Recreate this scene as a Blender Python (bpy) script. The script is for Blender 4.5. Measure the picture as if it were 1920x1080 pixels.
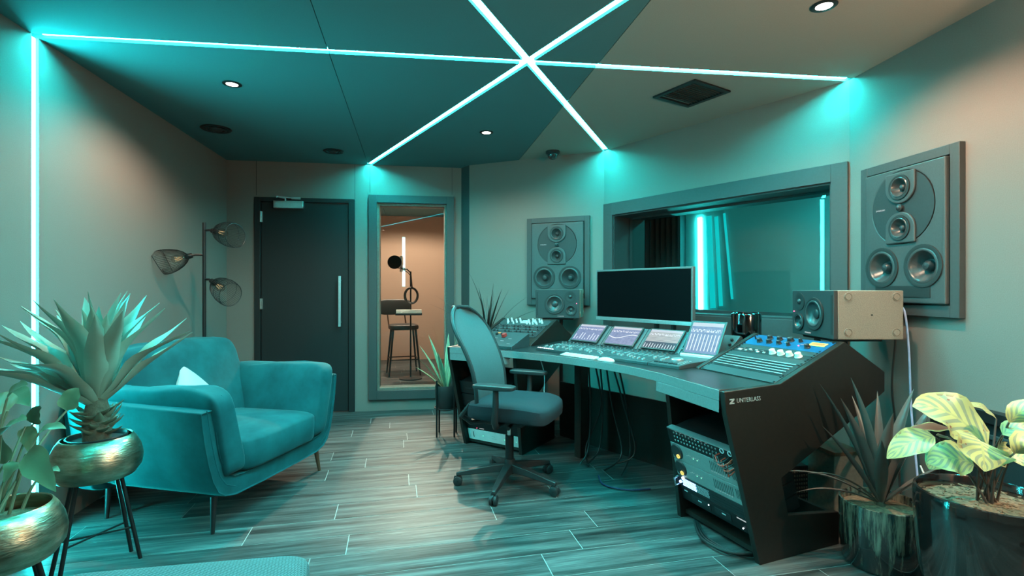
import bpy, bmesh, math, random
from mathutils import Matrix, Vector
R = math.radians; PI = math.pi
random.seed(7)
for o in list(bpy.data.objects): bpy.data.objects.remove(o)
SC = bpy.context.scene; COL = SC.collection

# ------------------------------------------------------------------ camera, world, exposure
F = 960.0; EYE = 1.2; CEIL = 2.4
cam = bpy.data.cameras.new('camera'); cam.lens = 18; cam.sensor_width = 36; cam.clip_start = 0.05
camo = bpy.data.objects.new('camera', cam); COL.objects.link(camo)
camo.location = (0, 0, EYE); camo.rotation_euler = (R(90), 0, 0); SC.camera = camo
W = bpy.data.worlds.new('world'); SC.world = W; W.use_nodes = True
W.node_tree.nodes['Background'].inputs[0].default_value = (0.010, 0.012, 0.013, 1)
vs = SC.view_settings
vs.view_transform = 'Standard'; vs.look = 'None'; vs.exposure = 0.1; vs.gamma = 1.0; vs.use_curve_mapping = False
SC.display_settings.display_device = 'sRGB'
LED_STRENGTH = 190.0; WARM = (1.0, 0.63, 0.42)
# downlights: (x, y, watts); the first three are in view, the others are the rest of the room's grid
DOWNLIGHTS = [(-1.645, 3.008, 95), (-0.197, 3.945, 48), (1.325, 2.174, 115), (0.25, 0.9, 30), (-1.0, -0.6, 60)]

# ------------------------------------------------------------------ pixel helpers (1920 x 1080 frame)
def at(x, y, Y): return Vector(((x-960)/F*Y, Y, EYE-(y-540)/F*Y))
def onz(x, y, z): return at(x, y, F*(EYE-z)/(y-540))
def ce(x, y): return onz(x, y, CEIL)

# ------------------------------------------------------------------ materials
MATS = {}
def nt_new(name):
    m = bpy.data.materials.new(name); m.use_nodes = True
    nt = m.node_tree; b = nt.nodes['Principled BSDF']; MATS[name] = m
    return m, nt, b
def N(nt, typ, **kw):
    n = nt.nodes.new(typ)
    for k, v in kw.items(): setattr(n, k, v)
    return n
def ramp(nt, fac, stops):
    r = N(nt, 'ShaderNodeValToRGB'); e = r.color_ramp.elements
    while len(e) < len(stops): e.new(0.5)
    for i, (p, c) in enumerate(stops): e[i].position = p; e[i].color = (*c, 1)
    nt.links.new(fac, r.inputs[0]); return r.outputs[0]
def noise(nt, scale, detail=3, rough=.55, vec=None, stretch=None):
    if vec is None: vec = N(nt, 'ShaderNodeTexCoord').outputs['Object']
    if stretch:
        mp = N(nt, 'ShaderNodeMapping'); mp.inputs['Scale'].default_value = stretch
        nt.links.new(vec, mp.inputs[0]); vec = mp.outputs[0]
    n = N(nt, 'ShaderNodeTexNoise'); n.inputs['Scale'].default_value = scale
    n.inputs['Detail'].default_value = detail; n.inputs['Roughness'].default_value = rough
    nt.links.new(vec, n.inputs['Vector']); return n.outputs['Fac']
def bump(nt, b, h, strength=.2, dist=.01):
    bp = N(nt, 'ShaderNodeBump'); bp.inputs['Strength'].default_value = strength; bp.inputs['Distance'].default_value = dist
    nt.links.new(h, bp.inputs['Height']); nt.links.new(bp.outputs[0], b.inputs['Normal'])
def mat(name, col, rough=.5, metal=0, var=.12, scale=30, bstr=.05, spec=.5, stretch=None, coat=0, sheen=0, detail=3):
    m, nt, b = nt_new(name)
    f = noise(nt, scale, detail, stretch=stretch)
    c = ramp(nt, f, [(.3, tuple(x*(1-var) for x in col)), (.7, tuple(min(1, x*(1+var)) for x in col))])
    nt.links.new(c, b.inputs['Base Color'])
    b.inputs['Roughness'].default_value = rough; b.inputs['Metallic'].default_value = metal
    b.inputs['Specular IOR Level'].default_value = spec
    if coat: b.inputs['Coat Weight'].default_value = coat; b.inputs['Coat Roughness'].default_value = .08
    if sheen: b.inputs['Sheen Weight'].default_value = sheen; b.inputs['Sheen Roughness'].default_value = .35
    if bstr: bump(nt, b, f, bstr)
    return m
def emit(name, col, s, base=(.02, .02, .02)):
    m, nt, b = nt_new(name)
    b.inputs['Base Color'].default_value = (*base, 1)
    b.inputs['Emission Color'].default_value = (*col, 1); b.inputs['Emission Strength'].default_value = s
    return m
def attr(nt, name='luv'):
    a = N(nt, 'ShaderNodeAttribute'); a.attribute_name = name
    s = N(nt, 'ShaderNodeSeparateXYZ'); nt.links.new(a.outputs['Vector'], s.inputs[0])
    return a.outputs['Vector'], s.outputs[0], s.outputs[1], s.outputs[2]
def mth(nt, op, a, b=None, c=None):
    n = N(nt, 'ShaderNodeMath', operation=op)
    for i, x in enumerate((a, b, c)):
        if x is None: continue
        if isinstance(x, (int, float)): n.inputs[i].default_value = x
        else: nt.links.new(x, n.inputs[i])
    return n.outputs[0]
def mixc(nt, fac, a, b):
    n = N(nt, 'ShaderNodeMix', data_type='RGBA')
    for i, x in ((0, fac), (6, a), (7, b)):
        if isinstance(x, (int, float)): n.inputs[i].default_value = x
        elif isinstance(x, tuple): n.inputs[i].default_value = (*x, 1)
        else: nt.links.new(x, n.inputs[i])
    return n.outputs[2]

mat('wall_fabric', (.20, .172, .155), .92, var=.05, scale=220, bstr=.12, spec=.2)
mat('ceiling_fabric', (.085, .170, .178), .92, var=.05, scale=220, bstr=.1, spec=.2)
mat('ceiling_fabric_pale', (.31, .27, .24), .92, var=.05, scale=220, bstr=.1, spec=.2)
mat('booth_fabric', (.36, .265, .21), .9, var=.05, scale=200, bstr=.1, spec=.2)
mat('live_fabric', (.42, .42, .41), .9, var=.05, scale=200, bstr=.1, spec=.2)
mat('amp_paint', (.66, .68, .68), .5, var=.04)
mat('grout', (.30, .30, .295), .8)
mat('black_paint', (.020, .021, .022), .55, var=.1, scale=60, bstr=.03)
mat('frame_paint', (.048, .048, .048), .6, var=.06, scale=90, bstr=.04)
mat('door_paint', (.014, .014, .015), .6, var=.08, scale=140, bstr=.05, spec=.35)
mat('black_laminate', (.013, .009, .007), .42, var=.2, scale=40, bstr=.02)
mat('desk_top', (.020, .021, .022), .28, var=.12, scale=120, bstr=.03, spec=.3)
mat('desk_edge_lit', (.17, .17, .17), .45, var=.1, scale=120, bstr=.03)  # worktop edge and apron, paled to paint in light on the front
mat('black_metal', (.015, .015, .016), .38, metal=.3, var=.1)
mat('black_plastic', (.022, .022, .023), .45, var=.1, scale=80)
mat('grey_plastic', (.10, .10, .10), .5, var=.1, scale=80)
mat('dark_rubber', (.012, .012, .012), .7)
mat('mesh_black', (.003, .003, .003), .95, spec=.02)
mat('steel', (.60, .60, .60), .28, metal=1, var=.08, scale=50, stretch=(1, 1, 12))
mat('chrome', (.75, .75, .75), .12, metal=1, var=.03)
mat('silver_panel', (.55, .56, .57), .38, metal=.85, var=.06, scale=60)
mat('button_grey', (.26, .27, .27), .45, var=.08)
mat('white_plastic', (.78, .77, .74), .4, var=.03)
mat('cream_knob', (.80, .76, .66), .4, var=.04)
mat('red_plastic', (.45, .03, .025), .4)
mat('yellow_plastic', (.85, .70, .15), .4)
mat('speaker_baffle', (.055, .057, .058), .5, var=.08, scale=160, bstr=.06)
mat('speaker_plate', (.024, .026, .027), .6, var=.08, scale=160, bstr=.05)
mat('cone', (.045, .045, .046), .30, var=.1, scale=90)
mat('surround', (.016, .016, .016), .6)
mat('dust_cap', (.030, .032, .034), .35)
mat('speaker_box', (.25, .195, .155), .75, var=.16, scale=260, bstr=.35, detail=5)
mat('speaker_box_dark', (.050, .050, .050), .7, var=.25, scale=200, bstr=.3)
mat('chair_mesh', (.065, .085, .09), .75, var=.18, scale=350, bstr=.3)
mat('chair_seat', (.010, .014, .019), .9, var=.12, scale=300, bstr=.2)
mat('walnut', (.09, .045, .025), .45, var=.3, scale=25, stretch=(8, 8, 1))
mat('ottoman_fabric_base', (.10, .20, .21), .9)
mat('soil', (.21, .13, .08), .95, var=.55, scale=60, bstr=.9, detail=6)
mat('bark', (.10, .075, .05), .9, var=.4, scale=40, bstr=.6)
mat('stalk', (.16, .19, .12), .6)
mat('cable_black', (.012, .012, .012), .5)
mat('cable_white', (.70, .70, .72), .45)
mat('cable_blue', (.42, .50, .78), .45)
mat('cable_red', (.55, .07, .04), .45)
mat('cable_purple', (.035, .02, .06), .45)
mat('blue_panel', (.005, .075, .18), .38, var=.06, scale=90)
mat('teal_panel', (.030, .045, .048), .42, var=.06, scale=90)
mat('dark_panel', (.016, .021, .023), .42, var=.08, scale=90)
mat('module_panel', (.040, .052, .055), .42, var=.08, scale=120)
mat('amp_panel', (.26, .31, .31), .36, metal=.3, var=.05, scale=90)
mat('gloss_black', (.010, .010, .011), .06, metal=.0, var=.05, spec=.8, coat=1)
mat('screen_black', (.003, .003, .0035), .3, var=.05, spec=.05, bstr=0)
mat('mirror_black', (.16, .16, .17), .10, metal=1, var=.05, bstr=0)
mat('case_grey', (.16, .13, .105), .7, var=.15, scale=50)
mat('curtain_black', (.012, .012, .013), .95, var=.2, scale=60)
mat('bar_stool_black', (.020, .018, .017), .5)
mat('paper_grey', (.35, .35, .34), .6)
emit('led_teal', (.018, .80, .84), LED_STRENGTH, (.5, .5, .5))
emit('ghost_reflection_glow', (.0, .60, .60), .95, (.2, .2, .2))  # glow of the added strips that stand for ghost reflections
emit('led_teal_live', (.03, .80, .80), 190.0, (.5, .5, .5))
emit('booth_reflection_glow', (.30, .95, 1.0), 3.2, (.5, .5, .5))  # glow of the added booth strip that stands for a reflection
emit('lamp_lens', (1.0, .86, .74), 16.0)
emit('filament', (1.0, .65, .28), 1.2)
emit('dot_white', (.75, .95, 1.0), 5.0)
emit('dot_blue', (.25, .5, 1.0), 7.0)
emit('dot_red', (1.0, .10, .22), 4.0)
emit('dot_green', (.2, 1.0, .5), 2.2)
emit('dot_yellow', (1.0, .85, .2), .9)
emit('print_teal', (.15, .75, .78), .55)
emit('print_white', (.8, .9, .9), .5)
emit('meter_amber', (1.0, .62, .12), .85)

def make_led_channel():
    m, nt, b = nt_new('led_channel'); b.inputs['Base Color'].default_value = (.55, .56, .56, 1); b.inputs['Roughness'].default_value = .5
make_led_channel()
def make_wood():
    m, nt, b = nt_new('floor_wood')
    tc = N(nt, 'ShaderNodeTexCoord'); oi = N(nt, 'ShaderNodeObjectInfo')
    cmb = N(nt, 'ShaderNodeCombineXYZ')
    nt.links.new(mth(nt, 'MULTIPLY', oi.outputs['Random'], 37.0), cmb.inputs[0]); nt.links.new(mth(nt, 'MULTIPLY', oi.outputs['Random'], 91.0), cmb.inputs[1])
    add = N(nt, 'ShaderNodeVectorMath', operation='ADD'); nt.links.new(tc.outputs['Object'], add.inputs[0]); nt.links.new(cmb.outputs[0], add.inputs[1])
    v = add.outputs[0]
    f1 = noise(nt, 2.2, 6, .65, v, (.55, 9, 1)); f2 = noise(nt, 9, 5, .6, v, (.5, 14, 1))
    f = mth(nt, 'MULTIPLY_ADD', f2, .35, mth(nt, 'MULTIPLY', f1, .75))
    c = ramp(nt, f, [(.30, (.004, .004, .004)), (.44, (.020, .020, .0195)), (.55, (.056, .056, .055)), (.68, (.125, .125, .123))])
    br = mth(nt, 'MULTIPLY_ADD', oi.outputs['Random'], .35, .82)
    mx = N(nt, 'ShaderNodeMix', data_type='RGBA', blend_type='MULTIPLY'); mx.inputs[0].default_value = 1
    nt.links.new(c, mx.inputs[6]); cc = N(nt, 'ShaderNodeCombineColor')
    for i in range(3): nt.links.new(br, cc.inputs[i])
    nt.links.new(cc.outputs[0], mx.inputs[7]); nt.links.new(mx.outputs[2], b.inputs['Base Color'])
    b.inputs['Roughness'].default_value = .46; b.inputs['Specular IOR Level'].default_value = .22
    bump(nt, b, f2, .12, .004)
make_wood()
def make_velvet(name, c0, c1, sheen=1.0):
    m, nt, b = nt_new(name)
    f = noise(nt, 5.5, 4, .6); f2 = noise(nt, 160, 2)
    nt.links.new(ramp(nt, f, [(.35, c0), (.65, c1)]), b.inputs['Base Color'])
    b.inputs['Roughness'].default_value = .8; b.inputs['Sheen Weight'].default_value = sheen; b.inputs['Sheen Roughness'].default_value = .3
    b.inputs['Sheen Tint'].default_value = (.35, .85, .9, 1); b.inputs['Specular IOR Level'].default_value = .2
    bump(nt, b, f2, .08, .002)
make_velvet('velvet', (.003, .058, .067), (.006, .092, .102), .20)
make_velvet('velvet_seam', (.004, .06, .07), (.008, .09, .10), .1)
def make_pillow():
    m, nt, b = nt_new('pillow_print'); v, s, t, _ = attr(nt)
    f = noise(nt, 9, 5, .7); k = mth(nt, 'ADD', t, mth(nt, 'MULTIPLY', f, .45))
    c = ramp(nt, k, [(.50, (.10, .060, .045)), (.60, (.34, .22, .17)), (.70, (.30, .36, .36)), (.85, (.34, .44, .44))])
    nt.links.new(c, b.inputs['Base Color']); b.inputs['Roughness'].default_value = .6; b.inputs['Sheen Weight'].default_value = .4
    bump(nt, b, f, .2, .004)
make_pillow()
def make_brass():
    m, nt, b = nt_new('hammered_brass')
    f = noise(nt, 14, 4, .6, stretch=(1, 1, 4)); f2 = noise(nt, 60, 2, stretch=(.6, .6, 2.5))
    nt.links.new(ramp(nt, f, [(.3, (.30, .25, .17)), (.55, (.52, .45, .33)), (.75, (.70, .63, .50))]), b.inputs['Base Color'])
    b.inputs['Metallic'].default_value = 1; b.inputs['Roughness'].default_value = .33
    bump(nt, b, f2, .25, .006)
make_brass()
def make_glaze(name, dark, light, z0, z1, amt):
    m, nt, b = nt_new(name); tc = N(nt, 'ShaderNodeTexCoord')
    f = noise(nt, 26, 5, .65, stretch=(2.2, 2.2, .22)); sp = N(nt, 'ShaderNodeSeparateXYZ'); nt.links.new(tc.outputs['Object'], sp.inputs[0])
    mr = N(nt, 'ShaderNodeMapRange'); mr.inputs[1].default_value = z0; mr.inputs[2].default_value = z1; nt.links.new(sp.outputs[2], mr.inputs[0])
    k = mth(nt, 'MULTIPLY_ADD', mr.outputs[0], amt, f)
    nt.links.new(ramp(nt, k, [(.62, dark), (.80, light)]), b.inputs['Base Color'])
    b.inputs['Roughness'].default_value = .08; b.inputs['Specular IOR Level'].default_value = .8; b.inputs['Coat Weight'].default_value = 1.0; b.inputs['Coat Roughness'].default_value = .05
    bump(nt, b, f, .06, .01)
make_glaze('drip_glaze', (.012, .014, .014), (.20, .175, .13), -.02, .20, .20)
make_glaze('oxblood_glaze', (.010, .007, .007), (.06, .014, .008), 0, .55, .10)
def make_leaf(name, c_mid, c_edge, c_vein, stripes=0, rough=.45, back=None):
    m, nt, b = nt_new(name); v, s, t, rnd = attr(nt)       # s: along, t: across -1..1, rnd: per leaf
    ab = mth(nt, 'ABSOLUTE', t); f = noise(nt, 22, 3)
    c = mixc(nt, mth(nt, 'MULTIPLY', ab, .9), c_mid, c_edge)
    if stripes:
        ph = mth(nt, 'MULTIPLY_ADD', s, stripes, mth(nt, 'MULTIPLY', ab, -2.2))
        st = mth(nt, 'SINE', mth(nt, 'MULTIPLY', ph, 6.2832))
        k = mth(nt, 'MULTIPLY', mth(nt, 'GREATER_THAN', mth(nt, 'ADD', st, mth(nt, 'MULTIPLY_ADD', f, .9, -.45)), .15), mth(nt, 'MULTIPLY', mth(nt, 'LESS_THAN', ab, .82), .85))
        c = mixc(nt, k, c, c_vein)
        c = mixc(nt, mth(nt, 'LESS_THAN', ab, .05), c, c_edge)
    else:
        c = mixc(nt, mth(nt, 'MULTIPLY', f, .45), c, c_vein)
    if back:
        g = N(nt, 'ShaderNodeNewGeometry'); a2 = N(nt, 'ShaderNodeAttribute'); a2.attribute_name = 'lower'
        c = mixc(nt, a2.outputs['Fac'], c, back)
    nt.links.new(c, b.inputs['Base Color']); b.inputs['Roughness'].default_value = rough
    bump(nt, b, f, .12, .01)
make_leaf('agave_leaf', (.22, .28, .22), (.31, .37, .30), (.15, .20, .155), rough=.55)
make_leaf('agave_stub', (.12, .15, .11), (.17, .19, .13), (.07, .08, .05), rough=.6)
make_leaf('anthurium_leaf', (.10, .17, .10), (.15, .24, .14), (.07, .12, .07), rough=.4)
make_leaf('snake_leaf', (.10, .17, .11), (.36, .42, .24), (.05, .09, .06), stripes=7, rough=.4)
make_leaf('dracaena_leaf', (.030, .030, .026), (.055, .045, .038), (.02, .02, .018), rough=.4)
make_leaf('cordyline_leaf', (.085, .062, .055), (.16, .115, .10), (.05, .035, .03), rough=.36)
make_leaf('calathea_leaf', (.52, .48, .19), (.42, .40, .17), (.22, .25, .18), stripes=6.5, rough=.38, back=(.20, .06, .035))
def make_screen(name, mode):
    m, nt, b = nt_new(name); v, s, t, _ = attr(nt)      # s 0..1 across, t 0..1 up
    lo, hi = ((.075, .11, .26), (.46, .52, .74)) if mode != 2 else ((.16, .17, .20), (.45, .46, .50))
    f = noise(nt, 6, 3, vec=v, stretch=(1, 2.2, 1))
    c = mixc(nt, mth(nt, 'MULTIPLY', f, .6), lo, hi)
    if mode in (0, 3):
        col = mth(nt, 'FRACT', mth(nt, 'MULTIPLY', s, 9.0)); bar = mth(nt, 'COMPARE', col, .5, .13)
        hv = N(nt, 'ShaderNodeTexWhiteNoise', noise_dimensions='1D'); nt.links.new(mth(nt, 'FLOOR', mth(nt, 'MULTIPLY', s, 9.0)), hv.inputs['W'])
        hh = mth(nt, 'MULTIPLY_ADD', hv.outputs['Value'], .38, .16)
        k = mth(nt, 'MULTIPLY', bar, mth(nt, 'MULTIPLY', mth(nt, 'LESS_THAN', t, hh if mode == 0 else .62), mth(nt, 'GREATER_THAN', t, .08)))
        c = mixc(nt, mth(nt, 'MULTIPLY', k, .85), c, (.80, .85, .95))
    if mode == 1:
        yy = mth(nt, 'ADD', mth(nt, 'MULTIPLY', mth(nt, 'SINE', mth(nt, 'MULTIPLY', s, 5.5)), -.12), .46)
        k = mth(nt, 'COMPARE', t, yy, .018); c = mixc(nt, k, c, (.85, .9, .95))
        c = mixc(nt, mth(nt, 'COMPARE', mth(nt, 'FRACT', mth(nt, 'MULTIPLY', s, 8)), .5, .02), c, (.3, .35, .5))
    if mode == 2:
        rows = mth(nt, 'FRACT', mth(nt, 'MULTIPLY', t, 14)); k = mth(nt, 'MULTIPLY', mth(nt, 'LESS_THAN', rows, .5), mth(nt, 'GREATER_THAN', t, .36))
        c = mixc(nt, mth(nt, 'MULTIPLY', k, .7), c, (.62, .62, .60))
        c = mixc(nt, mth(nt, 'LESS_THAN', t, .33), c, (.05, .06, .10))
        k2 = mth(nt, 'MULTIPLY', mth(nt, 'COMPARE', mth(nt, 'FRACT', mth(nt, 'MULTIPLY', s, 12)), .5, .12), mth(nt, 'LESS_THAN', t, mth(nt, 'MULTIPLY_ADD', f, .4, .02)))
        c = mixc(nt, k2, c, (.75, .78, .85))
    head = mth(nt, 'GREATER_THAN', t, .88)
    c = mixc(nt, head, c, (.50, .52, .60))
    rows = mth(nt, 'MULTIPLY', mth(nt, 'COMPARE', t, .74, .05), mth(nt, 'GREATER_THAN', noise(nt, 40, 2, vec=v, stretch=(1, .2, 1)), .52))
    c = mixc(nt, rows, c, (.70, .70, .78))
    b.inputs['Base Color'].default_value = (.01, .01, .01, 1); b.inputs['Roughness'].default_value = .3; b.inputs['Specular IOR Level'].default_value = .12
    nt.links.new(c, b.inputs['Emission Color']); b.inputs['Emission Strength'].default_value = 1.15
for i in range(4): make_screen('screen_%d' % i, i)
def make_glass(name, fac, tint):
    m, nt, b = nt_new(name); out = nt.nodes['Material Output']; nt.nodes.remove(b)
    tr = N(nt, 'ShaderNodeBsdfTransparent'); tr.inputs[0].default_value = (*tint, 1)
    gl = N(nt, 'ShaderNodeBsdfGlossy'); gl.inputs['Roughness'].default_value = 0.0
    ge = N(nt, 'ShaderNodeNewGeometry'); dt = N(nt, 'ShaderNodeVectorMath', operation='DOT_PRODUCT'); nt.links.new(ge.outputs['Incoming'], dt.inputs[0]); nt.links.new(ge.outputs['Normal'], dt.inputs[1])
    sch = mth(nt, 'POWER', mth(nt, 'SUBTRACT', 1.0, mth(nt, 'ABSOLUTE', dt.outputs['Value'])), 5.0)
    k = mth(nt, 'MINIMUM', mth(nt, 'MULTIPLY', mth(nt, 'MULTIPLY_ADD', sch, .96, .04), fac), 1.0); mx = N(nt, 'ShaderNodeMixShader')
    nt.links.new(k, mx.inputs[0]); nt.links.new(tr.outputs[0], mx.inputs[1]); nt.links.new(gl.outputs[0], mx.inputs[2]); nt.links.new(mx.outputs[0], out.inputs[0])
make_glass('window_glass', 1.0, (.86, .95, .94)); make_glass('bulb_glass', 1.0, (.9, .85, .8))
def make_quilt():
    m, nt, b = nt_new('quilt'); tc = N(nt, 'ShaderNodeTexCoord')
    mp = N(nt, 'ShaderNodeMapping'); mp.inputs['Scale'].default_value = (26, 26, 26); mp.inputs['Rotation'].default_value = (0, 0, .6)
    nt.links.new(tc.outputs['Object'], mp.inputs[0]); br = N(nt, 'ShaderNodeTexBrick'); br.inputs['Scale'].default_value = 1.6; br.inputs['Mortar Size'].default_value = .06
    br.inputs['Mortar Smooth'].default_value = .8; nt.links.new(mp.outputs[0], br.inputs[0])
    f = mth(nt, 'SUBTRACT', 1.0, br.outputs['Fac'])
    nt.links.new(ramp(nt, f, [(0, (.03, .07, .075)), (1, (.11, .18, .19))]), b.inputs['Base Color']); b.inputs['Roughness'].default_value = .85
    bump(nt, b, f, .6, .01)
make_quilt()

# ------------------------------------------------------------------ mesh helpers
def I4(): return Matrix.Identity(4)
def TM(x=0, y=0, z=0, rz=0, rx=0, ry=0): return Matrix.Translation((x, y, z)) @ Matrix.Rotation(rz, 4, 'Z') @ Matrix.Rotation(ry, 4, 'Y') @ Matrix.Rotation(rx, 4, 'X')
class MB:
    def __init__(s): s.v = []; s.f = []; s.a = {}; s.low = set()
    def add(s, vs, fs, m=None):
        o = len(s.v)
        s.v += [(m @ Vector(p))[:] if m is not None else tuple(p) for p in vs]
        s.f += [tuple(i+o for i in f) for f in fs]; return o
    def box(s, x0, x1, y0, y1, z0, z1, m=None):
        vs = [(x, y, z) for z in (z0, z1) for y in (y0, y1) for x in (x0, x1)]
        s.add(vs, [(0, 2, 3, 1), (4, 5, 7, 6), (0, 1, 5, 4), (2, 6, 7, 3), (0, 4, 6, 2), (1, 3, 7, 5)], m); return s
    def cbox(s, c, d, m=None):
        return s.box(c[0]-d[0]/2, c[0]+d[0]/2, c[1]-d[1]/2, c[1]+d[1]/2, c[2]-d[2]/2, c[2]+d[2]/2, m)
    def prism(s, pts, h0, h1, plane='xy', m=None):
        n = len(pts); P = lambda p, h: {'xy': (p[0], p[1], h), 'xz': (p[0], h, p[1]), 'yz': (h, p[0], p[1])}[plane]
        vs = [P(p, h0) for p in pts]+[P(p, h1) for p in pts]
        s.add(vs, [tuple(range(n-1, -1, -1)), tuple(range(n, 2*n))]+[(i, (i+1) % n, n+(i+1) % n, n+i) for i in range(n)], m); return s
    def loft(s, rings, m=None, caps=True, closed=True):
        n = len(rings[0]); vs = [p for r in rings for p in r]; fs = []
        for k in range(len(rings)-1):
            for i in range(n if closed else n-1):
                j = (i+1) % n; fs.append((k*n+i, k*n+j, (k+1)*n+j, (k+1)*n+i))
        if caps and closed: fs += [tuple(range(n-1, -1, -1)), tuple(range((len(rings)-1)*n, len(rings)*n))]
        return s.add(vs, fs, m)
    def tube(s, path, r, n=8, m=None, caps=True):
        P = [Vector(p) for p in path]; rings = []; up = None
        for i, p in enumerate(P):
            d = (P[min(i+1, len(P)-1)]-P[max(i-1, 0)])
            d = d.normalized() if d.length > 1e-9 else Vector((0, 0, 1))
            if up is None: up = d.orthogonal().normalized()
            up = (up-d*up.dot(d)); up = up.normalized() if up.length > 1e-6 else d.orthogonal().normalized()
            b = d.cross(up); rr = r[i] if isinstance(r, (list, tuple)) else r
            rings.append([p+(up*math.cos(a)+b*math.sin(a))*rr for a in [2*PI*k/n for k in range(n)]])
        s.loft(rings, m, caps); return s
    def cyl(s, p0, p1, r0, r1=None, n=16, m=None): return s.tube([p0, p1], [r0, r0 if r1 is None else r1], n, m)
    def lathe(s, prof, n=32, m=None, caps=False):
        rings = [[(r*math.cos(2*PI*i/n), r*math.sin(2*PI*i/n), z) for i in range(n)] for r, z in prof]
        s.loft(rings, m, caps); return s
    def ball(s, c, r, n=12, m=None):
        r = r if isinstance(r, (tuple, list)) else (r, r, r); k = n//2+1; rings = []
        for i in range(k+1):
            t = PI*i/k; q = max(math.sin(t), .001)
            rings.append([(c[0]+r[0]*q*math.cos(2*PI*j/n), c[1]+r[1]*q*math.sin(2*PI*j/n), c[2]-r[2]*math.cos(t)) for j in range(n)])
        s.loft(rings, m, True); return s
    def superbox(s, c, d, e=.35, n=20, m=None, fn=None):
        def sp(x, k): return math.copysign(abs(x)**k, x)
        rings = []
        for i in range(n//2+1):
            ph = -PI/2+PI*i/(n//2); ring = []
            for j in range(n*2):
                th = 2*PI*j/(n*2); x = sp(math.cos(ph), e)*sp(math.cos(th), e); y = sp(math.cos(ph), e)*sp(math.sin(th), e); z = sp(math.sin(ph), e)
                p = Vector((c[0]+x*d[0]/2, c[1]+y*d[1]/2, c[2]+z*d[2]/2))
                ring.append(fn(p, x, y, z) if fn else p)
            rings.append(ring)
        s.loft(rings, m, True); return s
    def mesh(s, name, smooth=True, ang=38):
        me = bpy.data.meshes.new(name); me.from_pydata(s.v, [], s.f)
        bm = bmesh.new(); bm.from_mesh(me); bmesh.ops.recalc_face_normals(bm, faces=bm.faces); bm.to_mesh(me); bm.free()
        for k, vals in s.a.items():
            if isinstance(vals[0], (tuple, list)):
                a = me.attributes.new(k, 'FLOAT_VECTOR', 'POINT'); a.data.foreach_set('vector', [x for t in vals for x in t])
            else:
                a = me.attributes.new(k, 'FLOAT', 'POINT'); a.data.foreach_set('value', vals)
        if smooth: me.shade_smooth(); me.set_sharp_from_angle(angle=R(ang))
        me.update(); return me

def link(name, data, parent=None, mw=None):
    o = bpy.data.objects.new(name, data); COL.objects.link(o)
    if parent is not None: o.parent = parent
    if mw is not None: o.matrix_local = mw
    return o
def tag(o, label=None, cat=None, group=None, kind=None):
    if label: o['label'] = label
    if cat: o['category'] = cat
    if group: o['group'] = group
    if kind: o['kind'] = kind
    return o
def part(parent, name, mb, m, mw=None, bev=0, seg=2, label=None, smooth=True, sub=0, kind=None):
    me = mb.mesh(name, smooth) if isinstance(mb, MB) else mb
    if not me.materials: me.materials.append(MATS[m])
    o = link(name, me, parent, mw)
    if bev:
        b = o.modifiers.new('bevel', 'BEVEL'); b.width = bev; b.segments = seg; b.limit_method = 'ANGLE'; b.angle_limit = R(40)
    if sub:
        b = o.modifiers.new('subdivision', 'SUBSURF'); b.levels = sub; b.render_levels = sub
    if label: o['label'] = label
    if kind: o['kind'] = kind
    return o
def thing(name, label, cat, mw=None, group=None):
    o = link(name, None, None, mw if mw is not None else I4()); o.empty_display_size = .1
    return tag(o, label, cat, group)
def solo(name, mb, m, label, cat, mw=None, bev=0, group=None, **kw):
    o = part(None, name, mb, m, mw if mw is not None else I4(), bev, **kw); return tag(o, label, cat, group)
def struct(name, mb, m, mw=None, bev=0):
    o = part(None, name, mb, m, mw if mw is not None else I4(), bev, smooth=False); o['kind'] = 'structure'; return o
def text_mesh(body, size, depth=.0008, align='CENTER'):
    cu = bpy.data.curves.new('lettering', 'FONT'); cu.body = body; cu.size = size; cu.extrude = depth; cu.align_x = align; cu.align_y = 'CENTER'; cu.resolution_u = 2
    o = bpy.data.objects.new('tmp_text', cu); COL.objects.link(o); bpy.context.view_layer.update()
    me = bpy.data.meshes.new_from_object(o.evaluated_get(bpy.context.evaluated_depsgraph_get())); bpy.data.objects.remove(o); bpy.data.curves.remove(cu)
    me.materials.clear(); return me
def lettering(parent, body, size, m, mw, name='lettering'):
    return part(parent, name, text_mesh(body, size), m, mw, smooth=False)

# ------------------------------------------------------------------ the room shell
LB = ce(425, 300); BR = ce(865, 315); S0 = ce(880, 310); SW = ce(1133, 283); WR = ce(1593, 150); R1 = ce(1868, 0); LF = ce(0, 25)
def wdir(a, b): d = b-a; return math.atan2(d.y, d.x)
A_L = wdir(LF, LB); A_B = wdir(LB, BR); A_T = wdir(BR, S0); A_S = wdir(S0, SW); A_W = wdir(SW, WR); A_R = wdir(WR, R1)
def wm(p, a, s=0, d=0, z=0): return TM(p.x, p.y, 0, a) @ Matrix.Translation((s, d, z))   # wall frame: x along, -y into the room
YR = -2.3
dl = Vector((math.cos(A_L), math.sin(A_L), 0)); dr = Vector((math.cos(A_R), math.sin(A_R), 0))
LREAR = LB-dl*((LB.y-YR)/dl.y); RREAR = WR+dr*((YR-WR.y)/dr.y)
def wall(name, p, a, length, th=.14, holes=(), m='wall_fabric', s0=0, z0=0, z1=CEIL):
    mb = MB(); xs = s0
    for (x0, x1, zz0, zz1) in sorted(holes):
        mb.box(xs, x0, 0, th, z0, z1)
        if zz0 > z0: mb.box(x0, x1, 0, th, z0, zz0)
        if zz1 < z1: mb.box(x0, x1, 0, th, zz1, z1)
        xs = x1
    mb.box(xs, length, 0, th, z0, z1)
    return struct(name, mb, m, wm(p, a))
DOOR = (.245, 1.160, 0, 2.06); WIN1 = (1.372, 2.045, .20, 2.03); WIN2 = (.105, 1.814, 1.0, 1.825)
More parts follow.
